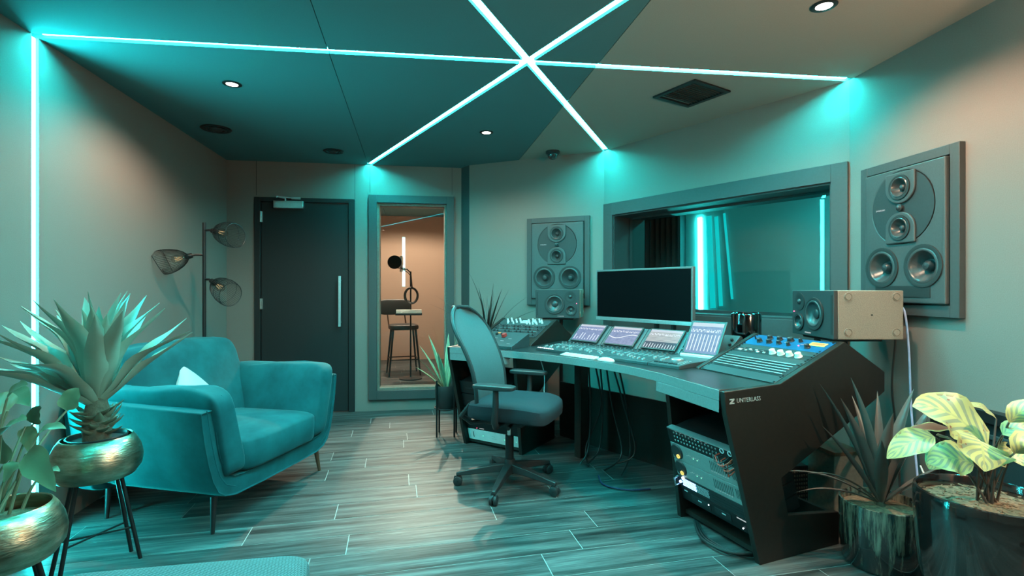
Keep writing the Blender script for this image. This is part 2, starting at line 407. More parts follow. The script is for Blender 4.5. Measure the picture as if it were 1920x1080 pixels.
S_LED = (ce(70, 68)-LREAR).dot(dl)
wl = wall('wall_left', LREAR, A_L, (LB-LREAR).length, .14, [(S_LED-.0225, S_LED+.0225, 0, CEIL)])
part(wl, 'slot_back', MB().box(S_LED-.05, S_LED+.05, .018, .05, 0, CEIL), 'black_paint', smooth=False)
wb = wall('wall_back', LB, A_B, (BR-LB).length, .14, [DOOR, WIN1])
wall('wall_return', BR, A_T, (S0-BR).length, .10, m='frame_paint')
wall('wall_front_left', S0, A_S, (SW-S0).length, .14)
wall('wall_front', SW, A_W, (WR-SW).length, .26, [WIN2])
wr = wall('wall_right', WR, A_R, (RREAR-WR).length, .14)
wall('wall_rear', RREAR, PI, (RREAR-LREAR).length, .14)
# thin seam battens where the fabric panels of the back wall meet
for s in (.262, 1.163, 1.305, 2.10):
    z0 = 2.075 if s < 1.1 else 0.0
    mb = MB(); z1 = CEIL
    if s == 2.10 or s == 1.305: z0 = 2.13
    mb.box(s-.0015, s+.0015, -.002, 0, z0, z1); part(wb, 'seam', mb, 'black_paint')
# booth behind the back wall
BO = wm(LB, A_B)
def bstruct(name, mb, m): return struct(name, mb, m, BO)
bstruct('wall_booth_back', MB().box(-.4, 2.3, 3.6, 3.7, 0, CEIL), 'booth_fabric')
bstruct('wall_booth_left', MB().box(.62, .72, .14, 3.6, 0, CEIL), 'booth_fabric')
bstruct('wall_booth_right', MB().box(2.35, 2.45, .5, 3.6, 0, CEIL), 'booth_fabric')
# live room behind the front window
LO = wm(SW, A_W)
def lstruct(name, mb, m): return struct(name, mb, m, LO)
lstruct('wall_live_back', MB().box(-1.6, 4.2, 2.5, 2.6, 0, CEIL), 'live_fabric')
lstruct('wall_live_right', MB().box(4.0, 4.1, .3, 2.5, 0, CEIL), 'wall_fabric')
lstruct('wall_live_left', MB().box(-1.0, -.9, .4, 2.5, 0, CEIL), 'curtain_black')

# ceiling: slab and three large stretched panels with open seams
def clip(poly, a, b, keep_left=True, off=0.0):
    a = Vector(a[:2]); b = Vector(b[:2]); d = (b-a).normalized(); nrm = Vector((-d.y, d.x))*(1 if keep_left else -1); out = []
    f = lambda p: (Vector(p)-a).dot(nrm)-off
    for i, p in enumerate(poly):
        q = poly[(i+1) % len(poly)]; fp, fq = f(p), f(q)
        if fp >= 0: out.append(p)
        if fp*fq < 0: t = fp/(fp-fq); out.append((p[0]+(q[0]-p[0])*t, p[1]+(q[1]-p[1])*t))
    return out
big = [(-3.4, -2.5), (6.5, -2.5), (6.5, 9.2), (-3.4, 9.2)]
SLOT_D = .018; SLOT_W = .045
ceil_o = struct('ceiling', MB().box(-3.4, 6.5, -2.5, 9.2, CEIL+SLOT_D, CEIL+.12), 'black_paint')
s1a, s1b = ce(582, 0), ce(690, 308); s2a, s2b = ce(1220, 0), ce(975, 298)
STAR = ce(990, 115); pl_ = ce(68, 67); pr_ = ce(1590, 149); p_b = ce(692, 309); p_c = ce(1136, 282)
def side_of(poly, a, b):
    c = Vector((sum(p[0] for p in poly)/len(poly), sum(p[1] for p in poly)/len(poly))); a = Vector(a[:2]); d = Vector(b[:2])-a
    return d.x*(c.y-a.y)-d.y*(c.x-a.x)
cells = [big]
for a_, b_, off in ((s1a, s1b, .002), (s2a, s2b, .002), (pl_, pr_, SLOT_W/2), (p_b, STAR, SLOT_W/2), (p_c, STAR, SLOT_W/2)):
    cells = [q for c_ in cells for q in (clip(c_, a_, b_, True, off), clip(c_, a_, b_, False, off)) if len(q) > 2]
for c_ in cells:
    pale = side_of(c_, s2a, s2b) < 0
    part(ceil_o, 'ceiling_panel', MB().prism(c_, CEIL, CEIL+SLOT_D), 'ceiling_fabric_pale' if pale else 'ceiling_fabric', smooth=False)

# floor: grout bed and separate planks
floor = struct('floor', MB().box(-3.4, 6.5, -2.5, 9.2, -.05, -.0012), 'grout')
PA = R(12.8); PW, PL = .1905, 1.21; cu_, su_ = math.cos(PA), math.sin(PA)
pm = MB(); g = .0021
pm.box(-PL/2+g, PL/2-g, -PW/2+g, PW/2-g, -.0011, 0); plank_me = pm.mesh('plank', False); plank_me.materials.append(MATS['floor_wood'])
offs = {0: .483+.06, 1: .966+.04, 2: -.394+.1, 3: .62}
rows = []
for k in range(-28, 40):
    vmid = 2.70+PW*k
    off = {0: .51, -1: .99, -2: -.37+1.21*0, -3: .64}.get(k, (k*k*.37+k*.53) % 1.21)
    for j in range(-6, 7):
        u = off+PL*(j+.5); x = u*cu_-vmid*su_; y = u*su_+vmid*cu_
        inroom = (-2.3 < y < 8.9) and (-2.9 < x < 2.6)
        if y > 5.3 and not (-3.0 < x < .8): inroom = False
        if y < 1.0: inroom = inroom and y > -2.2
        if inroom: rows.append((abs(y-2.5)+abs(x)*.5+(10 if y < 1 else 0), x, y))
rows.sort()
for i, (_, x, y) in enumerate(rows[:298]):
    part(floor, 'plank', plank_me, 'floor_wood', TM(x, y, 0, PA))
if len(rows) > 298:
    mb = MB()
    for _, x, y in rows[298:]: mb.box(-PL/2+g, PL/2-g, -PW/2+g, PW/2-g, -.0011, 0, TM(x, y, 0, PA))
    part(floor, 'plank', mb, 'floor_wood', smooth=False, kind='stuff')
struct('floor_live', MB().box(-1.6, 4.2, .26, 2.6, -.001, .002), 'black_paint', LO)

# ------------------------------------------------------------------ light strips
def strip(p0, p1, normal, name, label, w=.030, m='led_teal', group=None, ch=True):
    p0 = Vector(p0); p1 = Vector(p1); d = (p1-p0); L = d.length; x = d.normalized(); z = Vector(normal).normalized(); y = z.cross(x)
    mw = Matrix.Translation(p0) @ Matrix((x, y, z)).transposed().to_4x4()
    t = thing(name, label, 'light strip', mw, group)
    if ch:
        mb = MB(); mb.box(0, L, -w/2-.012, -w/2, 0, .004); mb.box(0, L, w/2, w/2+.012, 0, .004)
        part(t, 'channel', mb, 'led_channel', smooth=False)
    part(t, 'diffuser', MB().box(0, L, -w/2, w/2, 0, .004), m, smooth=False, label='glowing cyan diffuser')
    return t
dn = (0, 0, -1); G = 'teal light strips across the ceiling'
cz = CEIL+SLOT_D-.001
def c3(p, z=cz): return (p.x, p.y, z)
strip(c3(pl_+Vector((.02, 0, 0))), c3(pr_), dn, 'ceiling_light_strip', 'long teal ceiling light strip running left to right from wall strip to window corner', w=SLOT_W-.004, group=G, ch=False)
e_b = STAR+(STAR-p_b).normalized()*3.85
strip(c3(p_b), c3(e_b), dn, 'ceiling_light_strip', 'teal ceiling light strip ending above the tall booth window', w=SLOT_W-.004, group=G, ch=False)
e_c = STAR+(STAR-p_c).normalized()*4.2
strip(c3(p_c), c3(e_c), dn, 'ceiling_light_strip', 'teal ceiling light strip ending above the dome camera corner', w=SLOT_W-.004, group=G, ch=False)
nl = Vector((math.sin(A_L), -math.cos(A_L), 0))     # inward normal of left wall
pw = LREAR+dl*S_LED-nl*(SLOT_D-.001)
strip((pw.x, pw.y, .02), (pw.x, pw.y, CEIL-.002), nl, 'wall_light_strip', 'vertical teal light strip on the left wall behind the agave', w=SLOT_W-.004, ch=False)

# ------------------------------------------------------------------ ceiling fittings
def downlight(x, y, watts, i, label):
    t = thing('downlight', label, 'ceiling light', TM(x, y, CEIL), 'recessed warm downlights')
    part(t, 'trim_ring', MB().lathe([(.030, 0), (.050, 0), (.052, -.003), (.048, -.006), (.034, -.006), (.030, -.001)], 28), 'black_metal')
    part(t, 'lens', MB().lathe([(.001, -.004), (.034, -.004), (.034, -.001), (.001, -.001)], 24), 'lamp_lens', label='glowing warm white lens')
    l = bpy.data.lights.new('downlight_beam', 'SPOT'); l.energy = watts; l.color = WARM; l.spot_size = R(154); l.spot_blend = .5; l.shadow_soft_size = .03
    o = link('downlight_beam', l, t, TM(0, 0, -.012))
names = ['warm downlight in the ceiling above the armchair', 'warm downlight near the dome camera', 'warm downlight at the upper right near the right wall speaker',
         'warm downlight in the ceiling over the viewer', 'warm downlight at the rear of the room']
for i, (x, y, w) in enumerate(DOWNLIGHTS): downlight(x, y, w, i, names[i])
def round_vent(p, r, name, label):
    t = thing(name, label, 'ceiling fitting', TM(p.x, p.y, CEIL))
    part(t, 'flange', MB().lathe([(r*.72, -.004), (r*.95, -.010), (r, -.006), (r, 0), (r*.72, 0)], 32), 'black_metal')
    part(t, 'core', MB().lathe([(.001, -.016), (r*.30, -.018), (r*.42, -.012), (r*.46, -.002), (.001, -.002)], 24), 'black_plastic')
    part(t, 'cone_ring', MB().lathe([(r*.52, -.003), (r*.60, -.012), (r*.68, -.010), (r*.62, -.002)], 32), 'black_plastic')
round_vent(ce(405, 241), .105, 'recessed_spot', 'unlit black round recessed ceiling spot above the floor lamp')
round_vent(ce(625, 283), .085, 'round_air_valve', 'small black round air valve in the ceiling above the door')
vc = (ce(1222, 180)+ce(1372, 170))/2; v1 = ce(1305, 148)-ce(1222, 180); v2 = ce(1372, 170)-ce(1305, 148)
va = math.atan2(v2.y, v2.x); t = thing('air_vent', 'black rectangular ceiling air vent right of the star of light strips', 'vent', TM(vc.x, vc.y, CEIL, va))
hw, hh = v2.length/2, v1.length/2
mb = MB(); b_ = .03
mb.box(-hw, hw, -hh, -hh+b_, -.012, 0).box(-hw, hw, hh-b_, hh, -.012, 0).box(-hw, -hw+b_, -hh+b_, hh-b_, -.012, 0).box(hw-b_, hw, -hh+b_, hh-b_, -.012, 0)
part(t, 'vent_frame', mb, 'black_metal', bev=.002)
sl = MB().cbox((0, 0, 0), (2*hw-2*b_, .016, .002), Matrix.Rotation(R(38), 4, 'X')).mesh('slat', False); sl.materials.append(MATS['black_metal'])
ns = int((2*hh-2*b_)/.02)
for i in range(ns): part(t, 'slat', sl, 'black_metal', TM(0, -hh+b_+.01+i*.02, -.007))
dp = ce(1036, 285); t = thing('dome_camera', 'small black dome security camera on the ceiling over the left wall speaker', 'camera', TM(dp.x, dp.y-.02, CEIL))
part(t, 'mount', MB().lathe([(.001, 0), (.062, 0), (.062, -.018), (.052, -.030), (.001, -.030)], 28), 'black_plastic')
part(t, 'dome', MB().lathe([(.045, -.030), (.044, -.045), (.034, -.062), (.018, -.072), (.001, -.075)], 28), 'gloss_black')

# ------------------------------------------------------------------ door
t = tag(link('door_1', None, None, wm(LB, A_B)), 'dark charcoal flush door with a closer and a long pull bar', None, None, 'structure')
x0, x1, _, zt = DOOR
mb = MB(); mb.box(x0, x0+.055, -.012, .13, 0, zt).box(x1-.055, x1, -.012, .13, 0, zt).box(x0+.055, x1-.055, -.012, .13, zt-.04, zt)
part(t, 'door_frame', mb, 'door_paint', bev=.003)
lf = part(t, 'door_leaf', MB().box(x0+.06, x1-.06, .004, .05, .008, zt-.045), 'door_paint', bev=.002)
for z in (1.875, 1.05, .25):
    mb = MB(); mb.cyl((x0+.058, -.012, z-.05), (x0+.058, -.012, z+.05), .008, n=10); mb.box(x0+.052, x0+.075, -.006, .004, z-.05, z+.05)
    part(t, 'hinge', mb, 'steel', label='bright steel hinge')
mb = MB(); mb.box(1.016, 1.040, -.055, -.040, .83, 1.315); mb.cyl((1.028, -.042, .87), (1.028, .004, .87), .008, n=10); mb.cyl((1.028, -.042, 1.275), (1.028, .004, 1.275), .008, n=10)
part(t, 'pull_handle', mb, 'silver_panel', bev=.002, label='long pale metal pull bar')
cl = part(t, 'door_closer', MB().box(.425, .695, -.045, .004, 1.955, 2.025), 'steel', bev=.004, label='brushed steel door closer box')
mb = MB(); mb.cyl((.53, -.03, 2.025), (.53, -.03, 2.05), .009, n=10); mb.tube([(.53, -.03, 2.048), (.47, -.09, 2.055)], .007, 8); mb.ball((.47, -.09, 2.055), .012, 8)
mb.tube([(.47, -.09, 2.058), (.61, -.025, 2.052)], .006, 8); mb.box(.585, .665, -.03, -.012, 2.042, 2.062)
part(cl, 'closer_arm', mb, 'steel')
# sealed booth window
t = tag(link('window_1', None, None, wm(LB, A_B)), 'tall narrow booth window in a wide grey frame', None, None, 'structure')
X0, X1, Z0, Z1 = 1.296, 2.118, .113, 2.105; x0, x1, z0, z1 = WIN1
mb = MB(); mb.box(X0, x0, -.035, .0, Z0, Z1).box(x1, X1, -.035, 0, Z0, Z1).box(x0, x1, -.035, 0, z1, Z1).box(x0, x1, -.035, 0, Z0, z0)
part(t, 'window_frame', mb, 'frame_paint', bev=.002)
mb = MB(); q = .022; mb.box(x0, x0+q, .0, .14, z0, z1).box(x1-q, x1, 0, .14, z0, z1).box(x0+q, x1-q, 0, .14, z1-q, z1).box(x0+q, x1-q, 0, .14, z0, z0+q)
part(t, 'window_reveal', mb, 'case_grey')
part(t, 'glass_pane', MB().box(x0+q, x1-q, .052, .056, z0+q, z1-q), 'window_glass', smooth=False)
# control room window
t = tag(link('window_2', None, None, wm(SW, A_W)), 'wide control room window in a deep grey frame', None, None, 'structure')
X0, X1, Z0, Z1 = .004, 1.903, .865, 1.93; x0, x1, z0, z1 = WIN2
mb = MB(); mb.box(X0, x0, -.018, 0, Z0, Z1).box(x1, X1, -.018, 0, Z0, Z1).box(x0, x1, -.018, 0, z1, Z1).box(x0, x1, -.018, 0, Z0, z0)
part(t, 'window_frame', mb, 'frame_paint', bev=.002)
mb = MB(); q = .012; mb.box(x0, x0+q, 0, .40, z0, z1).box(x1-q, x1, 0, .40, z0, z1).box(x0+q, x1-q, 0, .40, z1-q, z1).box(x0+q, x1-q, 0, .40, z0, z0+q)
part(t, 'window_reveal', mb, 'speaker_plate', smooth=False)
part(t, 'glass_pane', MB().box(-(x1-x0)/2+q, (x1-x0)/2-q, -.003, .003, z0+q, z1-q), 'window_glass', TM((x0+x1)/2, .203, 0, R(-2.0)), smooth=False)
mb = MB(); mb.box(x0+q, x0+q+.012, .188, .218, z0+q, z1-q).box(x0+q+.012, x1-q, .188, .218, z0+q, z0+q+.022).box(x0+q+.012, x1-q, .188, .218, z1-q-.014, z1-q)
part(t, 'glazing_bead', mb, 'black_paint', smooth=False)

# ------------------------------------------------------------------ loudspeakers
RXF = Matrix.Rotation(R(90), 4, 'X')          # lathe axis z -> -y (towards the room)
def driver(parent, name, x, z, r, y, ring=True, cap=.30, depth=.30, lowkind='cone'):
    """a driver in a front face at local y, facing -y"""
    mw = TM(x, y, z) @ RXF
    w = part(parent, name, MB().lathe([(r*.80, .004), (r*.88, .006), (r*.99, .005), (r*1.0, 0), (r*.99, -.002), (r*.80, -.002)], 36), 'surround', mw)
    part(w, 'roll_surround', MB().lathe([(r*.66, .001), (r*.70, .006), (r*.76, .007), (r*.82, .004)], 36), 'cone')
    part(w, 'cone', MB().lathe([(r*.68, .003), (r*.62, -.002-depth*r*.15), (r*.30, -depth*r), (r*.05, -depth*r*1.05)], 36), 'cone')
    part(w, 'dust_cap', MB().lathe([(r*cap, -depth*r*.98), (r*cap*.92, -depth*r*.55), (r*cap*.6, -depth*r*.30), (r*.01, -depth*r*.22)], 24), 'dust_cap')
    return w
def hole_plate(outline, holes, y0, y1):
    """front plate in the xz plane with round openings (boolean-free: bridged with triangle fill)"""
    me = bpy.data.meshes.new('plate'); bm = bmesh.new(); edges = []
    def loop(pts):
        vs_ = [bm.verts.new((p[0], y0, p[1])) for p in pts]; return [bm.edges.new((vs_[i], vs_[(i+1) % len(vs_)])) for i in range(len(vs_))]
    edges += loop(outline)
    for (cx, cz_, r) in holes: edges += loop([(cx+r*math.cos(2*PI*i/32), cz_+r*math.sin(2*PI*i/32)) for i in range(32)])
    bmesh.ops.triangle_fill(bm, use_beauty=True, edges=edges)
    ex = bmesh.ops.extrude_face_region(bm, geom=list(bm.faces)); bmesh.ops.translate(bm, vec=(0, y1-y0, 0), verts=[v for v in ex['geom'] if isinstance(v, bmesh.types.BMVert)])
    bmesh.ops.recalc_face_normals(bm, faces=bm.faces); bm.to_mesh(me); bm.free(); return me
def rect(x0, x1, z0, z1): return [(x0, z0), (x1, z0), (x1, z1), (x0, z1)]
def circ(cx, cz_, r, n=48): return [(cx+r*math.cos(2*PI*i/n), cz_+r*math.sin(2*PI*i/n)) for i in range(n)]
def wall_speaker(mw, w, h, label):
    t = thing('wall_speaker', label, 'loudspeaker', mw, 'large loudspeakers set into the walls')
    b = .046; mb = MB(); a = w/2
    mb.box(-a, -a+b, -.03, 0, 0, h).box(a-b, a, -.03, 0, 0, h).box(-a+b, a-b, -.03, 0, h-b, h).box(-a+b, a-b, -.03, 0, 0, b+.008)
    part(t, 'surround_frame', mb, 'frame_paint', bev=.002)
    bx, bz0, bz1 = a-b-.006, b+.014, h-b-.006
    wz, wx, wr_ = h-.545, .121, .104
    dz, dr_ = h-.248, .186
    p = hole_plate(rect(-bx, bx, bz0, bz1), [(-wx, wz, wr_*.94), (wx, wz, wr_*.94), (0, dz, dr_-.003)], -.046, -.006)
    part(t, 'baffle', p, 'speaker_baffle', bev=.006)
    part(t, 'back_plate', MB().box(-bx, bx, -.006, -.001, bz0, bz1), 'black_paint', smooth=False)
    m1, m2 = h-.150, h-.352; r2 = .062
    disc = part(t, 'mid_plate', hole_plate(circ(0, dz, dr_-.005, 64), [(0, m1, r2*.96), (0, m2, r2*.96)], -.0475, -.008), 'speaker_plate', smooth=False)
    for a_ in range(8):
        an = 2*PI*(a_+.5)/8; part(disc, 'screw', MB().lathe([(.003, .0), (.003, .0015), (.0005, .0015)], 8), 'black_paint', TM(.175*math.cos(an), -.0475, dz+.175*math.sin(an)) @ RXF)
    for zz, sg in ((m1, 1), (m2, -1)):            # raised horseshoe pods round the two midrange drivers
        arc = [(-.086, zz+sg*.075)]+[(.086*math.cos(an), zz-sg*(.0+.080*math.sin(an))) for an in [PI-PI*i/18 for i in range(19)]]+[(.086, zz+sg*.075)]
        top = zz+sg*math.sqrt(max((dr_-.006)**2-.086**2, 0))*0
        po = hole_plate(arc, [(0, zz, r2*.97)], -.0585, -.0475)
        part(disc, 'driver_pod', po, 'speaker_baffle', bev=.005)
        driver(t, 'midrange_driver', 0, zz, r2, -.0585, depth=.42, cap=.28)
    tw = part(t, 'tweeter', MB().lathe([(.018, .0), (.017, .004), (.013, .005), (.012, .008), (.008, .012), (.001, .0135)], 20), 'dust_cap', TM(0, -.0585, (m1+m2)/2) @ RXF)
    for sx in (-1, 1): driver(t, 'woofer', sx*wx, wz, wr_, -.047, depth=.42, cap=.27)
    part(t, 'port_slot', MB().box(-.16, .16, -.049, -.046, bz0+.030, bz0+.085), 'dark_rubber', smooth=False)
    lettering(t, 'DYNAUDIO', .011, 'print_white', TM(-.128, -.0482, dz) @ RXF)
    return t
wall_speaker(wm(S0, A_S, .913, 0, 1.045), .593, .795, 'large flush speaker on the wall left of the monitor screen')
wall_speaker(wm(WR, A_R, .406, 0, 1.065), .572, .785, 'large flush speaker on the right wall beside the window')

def near_speaker(mw, flip, label):
    """w .36, h .235, depth .335, front at local y=0 facing -y, centred in x, base z=0"""
    t = thing('studio_monitor_speaker', label, 'loudspeaker', mw, 'three way studio speakers on the desk')
    w, h, d = .36, .235, .335; s = -1 if flip else 1
    wo = (-.022*s, .116, .084); tw = (.108*s, .175, .047); md = (.112*s, .068, .047)
    part(t, 'front_baffle', hole_plate(rect(-w/2, w/2, 0, h), [(wo[0], wo[1], wo[2]*.94), (md[0], md[1], md[2]*.94)], 0, .022), 'speaker_plate', bev=.004)
    cb = part(t, 'cabinet', MB().box(-w/2, w/2, .022, d, 0, h), 'speaker_box', bev=.004)
    driver(t, 'woofer', wo[0], wo[1], wo[2], -.001, depth=.22, cap=.30)
    driver(t, 'midrange_driver', md[0], md[1], md[2], -.001, depth=.3, cap=.32)
    tp = part(t, 'tweeter', MB().lathe([(tw[2], 0), (tw[2], .003), (tw[2]*.55, .004), (tw[2]*.40, .001), (.014, .002), (.012, .006), (.006, .010), (.0008, .0115)], 32), 'surround', TM(tw[0], 0, tw[1]) @ RXF)
    part(tp, 'dome', MB().lathe([(.0145, .002), (.012, .0075), (.006, .0115), (.0006, .0125)], 20), 'dust_cap')
    part(t, 'port_slot', MB().box(-.166*s-.006, -.166*s+.006, -.0015, .002, .022, h-.022), 'dark_rubber', smooth=False)
    part(t, 'status_light', MB().ball((.158*s, -.002, .121), .0035, 8), 'dot_red', label='tiny red status light')
    lettering(t, 'DYNAUDIO', .010, 'print_white', TM(.030*s, -.0012, .016) @ RXF)
    for y_, z_ in ((.07, .205), (.07, .035), (.30, .205), (.30, .035)):        # round plugs on the cabinet sides
        for sx in (-1, 1):
            part(cb, 'side_plug', MB().lathe([(.001, .004), (.0145, .004), (.0152, -.003), (.0165, -.003), (.0170, .0035), (.0190, .0035), (.0200, 0)], 24), 'speaker_box', TM(sx*w/2, y_, z_) @ Matrix.Rotation(sx*R(90), 4, 'Y'))
    part(cb, 'centre_screw', MB().lathe([(.001, .001), (.004, .001), (.005, 0)], 10), 'black_metal', TM(w/2*s*0+(w/2), d*.55, h*.5) @ Matrix.Rotation(R(90), 4, 'Y'))
    return t
fl_ang = math.atan2(-.24, .97)
nsl = near_speaker(TM(.37, 4.19, .953, fl_ang), False, 'three way studio speaker standing in front of the left wall speaker')
nsr = near_speaker(TM(1.535, 2.625, .953, R(-90)), True, 'three way studio speaker on the right end of the desk, pale side showing')

# ------------------------------------------------------------------ the studio desk
DZ = .77
OR_ = Vector((1.073, 2.215, 0)); AR = R(22); OL_ = Vector((-.373, 3.955, 0)); AL = R(57.4)
WRm = TM(OR_.x, OR_.y, 0, AR); WLm = TM(OL_.x, OL_.y, 0, AL)
MD = Vector((.203, 2.963, 0)); AU = R(-50.3); DM = TM(MD.x, MD.y, 0, AU)      # desk frame: x along, y to the window
desk = thing('studio_desk', 'large black curved studio desk with rack bays at both ends', 'desk', DM)
DI = DM.inverted()
prof = [(0, 0), (.496, 0), (.496, .150), (.169, .189), (.126, .359), (.555, .556), (.825, .690), (.825, .787), (.537, .946), (.12, .776), (-.20, .765), (-.189, .675)]
iprof = [(0, 0), (.496, 0), (.496, .150), (.169, .189), (.126, .359), (.555, .556), (.825, .690), (.825, .787), (.537, .946), (.12, .776), (.10, .721), (-.085, .721), (-.080, .66)]
WID = .53; TH = .028
for wmx, s, who in ((WRm, 1, 'r'), (WLm, -1, 'l')):
    lo = DI @ wmx
    for inner in (0, 1):
        a, b = (WID-TH, WID) if inner else (0, TH)
        sp = part(desk, 'side_panel', MB().prism(iprof if inner else prof, min(s*a, s*b), max(s*a, s*b), 'xz'), 'black_laminate', lo, bev=.0025)
        if who == 'r' and not inner:
            lettering(sp, 'UNTERLASS', .026, 'paper_grey', TM(-.065, -.0006, .722) @ Matrix.Rotation(R(90), 4, 'X'))
            mb = MB(); mb.prism([(-.172, .733), (-.146, .733), (-.146, .728), (-.160, .716), (-.146, .716), (-.146, .711), (-.172, .711), (-.172, .716), (-.158, .728), (-.172, .728)], -.0015, 0, 'xz')
            part(sp, 'emblem', mb, 'paper_grey', smooth=False)
    i0, i1 = (TH, WID-TH) if s > 0 else (-WID+TH, -TH)
    # slope box that carries the angled rack, apron, back board, foot plate
    part(desk, 'rack_bed', MB().prism([(.11, DZ), (.12, .768), (.537, .938), (.79, .80), (.79, .70), (.3, .70), (.11, .73)], i0, i1, 'xz'), 'black_laminate', lo, smooth=False)
    part(desk, 'foot_plate', MB().box(.03, .49, i0, i1, .018, .04), 'black_laminate', lo, smooth=False)
    part(desk, 'rear_board', MB().box(.455, .475, i0, i1, .04, .15), 'black_laminate', lo, smooth=False)
# worktop outline in the desk frame
def d2(p): q = DI @ Vector((p[0], p[1], 0)); return (q.x, q.y)
fr = [onz(*q, DZ) for q in [(933, 656), (1050, 667), (1165, 681.6), (1245, 697)]]
rin = WRm @ Vector((-.198, TH+.001, 0)); lin = WLm @ Vector((-.198, -TH-.001, 0))
fu = [d2(lin), (-.83, .085), (-.62, .160), (-.36, .232), (-.10, .272), (.18, .280), (.42, .250), (.64, .190), (.84, .100), d2(rin)]
rb = [WRm @ Vector((.11, TH+.001, 0)), WRm @ Vector((.11, WID+.001, 0)), WRm @ Vector((.62, WID+.001, 0))]
lb = [WLm @ Vector((.62, -WID-.001, 0)), WLm @ Vector((.11, -WID-.001, 0)), WLm @ Vector((.11, -TH-.001, 0))]
outline = fu+[d2(p) for p in rb]+[d2(p) for p in lb]
part(desk, 'worktop', MB().prism(outline, DZ-.048, DZ), 'desk_top', bev=.003)
fe = [(p[0], p[1]-.005) for p in fu]
part(desk, 'lit_edge_band', MB().prism(fe+fu[::-1], DZ-.047, DZ-.003), 'desk_edge_lit', bev=.001)  # added band, its paler colour stands for light falling on the front face
for seg in ([(.60, .203)]+fu[8:], fu[:2]+[(-.60, .167)]):
    fwd = [(p[0], p[1]-.004) for p in seg]; bck = [(p[0]*.975, p[1]+.030) for p in seg]
    part(desk, 'apron', MB().prism(fwd+bck[::-1], DZ-.098, DZ-.048), 'desk_edge_lit', bev=.002)
cr, clf = d2(WRm @ Vector((.60, WID+.002, 0))), d2(WLm @ Vector((.60, -WID-.002, 0)))
mb = MB(); mb.prism([(clf[0], clf[1]-.012), (cr[0], cr[1]-.012), cr, clf], 0, .44)
part(desk, 'modesty_panel', mb, 'black_laminate', smooth=False)
for u in (-.34,):
    part(desk, 'support_leg', MB().box(u-.03, u+.03, .62, .70, 0, DZ-.05), 'black_laminate', bev=.002)

# --- gear on the sloped beds. bed frame: x = up-slope, y = across (inward positive), z = normal
SLA = math.atan2(.938-.768, .537-.12); SLL = math.hypot(.170, .417)
def bed(wmx, s): return wmx @ Matrix.Translation((.12, 0, .768)) @ Matrix.Rotation(-SLA, 4, 'Y')
BR_ = bed(WRm, 1); BL_ = bed(WLm, -1)
def gear(name, label, bm, x0, x1, s, m, thick=.004, group='rack gear set in the sloped desk ends', w0=TH+.006, w1=WID-TH-.006, z0=.001):
    t = thing(name, label, 'audio gear', bm @ Matrix.Translation((x0, 0, z0)), group)
    L = x1-x0; a, b = (w0, w1) if s > 0 else (-w1, -w0)
    part(t, 'face_plate', MB().box(0, L, a, b, 0, thick), m, bev=.001)
    for yy in (a+.009, b-.009):
        for xx in (.008, L-.008): part(t, 'rack_screw', MB().lathe([(.005, 0), (.005, .003), (.001, .0035)], 8), 'black_metal', TM(xx, yy, thick))
    return t, L, a, b, thick
def knob(t, x, y, z, r, h, m, point=True, name='knob'):
    k = part(t, name, MB().lathe([(r*1.15, 0), (r*1.15, h*.18), (r, h*.25), (r*.86, h), (.0005, h)], 14), m, TM(x, y, z))
    if point: part(k, 'pointer', MB().box(-r*.1, r*.1, 0, r*.8, h, h+.0006), 'print_white', smooth=False)
    return k
W_ = WID
def yv(f, a, b): return b+(a-b)*f         # f: 0 = left as seen from the seat side, 1 = right
# right bed: blank, five bright bars, blank, white knob unit, blank, blue compressor
gear('blanking_plate', 'plain dark blank panel at the foot of the right desk slope', BR_, .006, .066, 1, 'teal_panel')
t, L, a, b, th = gear('bar_vent_panel', 'vent panel with five bright horizontal bars on the right desk slope', BR_, .068, .190, 1, 'dark_panel')
for i in range(5):
    part(t, 'bright_bar', MB().box(.014+i*.0235, .020+i*.0235, a+.02, b-.02, th, th+.006), 'silver_panel', bev=.001, label='bright bare metal bar')
    part(t, 'mesh_strip', MB().box(.004+i*.0235, .011+i*.0235, a+.03, b-.03, th, th+.001), 'black_metal', smooth=False)
gear('blanking_plate', 'plain dark blank panel between the bars and the white knobs', BR_, .192, .236, 1, 'teal_panel')
t, L, a, b, th = gear('channel_strip', 'slim rack unit with four large cream knobs on the right slope', BR_, .238, .282, 1, 'dark_panel')
for i in range(4): knob(t, L*.5, yv(.54+i*.105, a, b), th, .0155, .022, 'cream_knob', False)
for i in range(9): part(t, 'push_button', MB().box(-.005, .005, -.007, .007, 0, .004), ['white_plastic', 'grey_plastic', 'paper_grey'][i % 3], TM(L*.5+(.007 if i % 2 else -.007), yv(.10+i*.042, a, b), th))
part(t, 'meter_window', MB().box(L*.3, L*.7, yv(.09, a, b)-.015, yv(.09, a, b)+.015, th, th+.001), 'print_white', smooth=False)
gear('blanking_plate', 'plain dark blank panel below the blue unit', BR_, .284, .322, 1, 'teal_panel')
t, L, a, b, th = gear('blue_compressor', 'bright blue rack compressor with black knobs and an amber meter', BR_, .324, .440, 1, 'blue_panel')
for fx, fy, r in ((.72, .25, .014), (.72, .38, .014), (.72, .52, .016), (.35, .18, .014), (.35, .31, .014), (.35, .44, .012), (.30, .57, .009), (.75, .64, .009), (.30, .80, .013)):
    knob(t, L*fx, yv(fy, a, b), th, r, .019, 'black_plastic')
part(t, 'toggle_switch', MB().cyl((0, 0, 0), (0, 0, .022), .004, .003, 8), 'black_metal', TM(L*.55, yv(.08, a, b), th))
mt = part(t, 'meter', MB().box(L*.50, L*.80, yv(.86, a, b)-.042, yv(.86, a, b)+.042, th, th+.003), 'yellow_plastic', bev=.001)
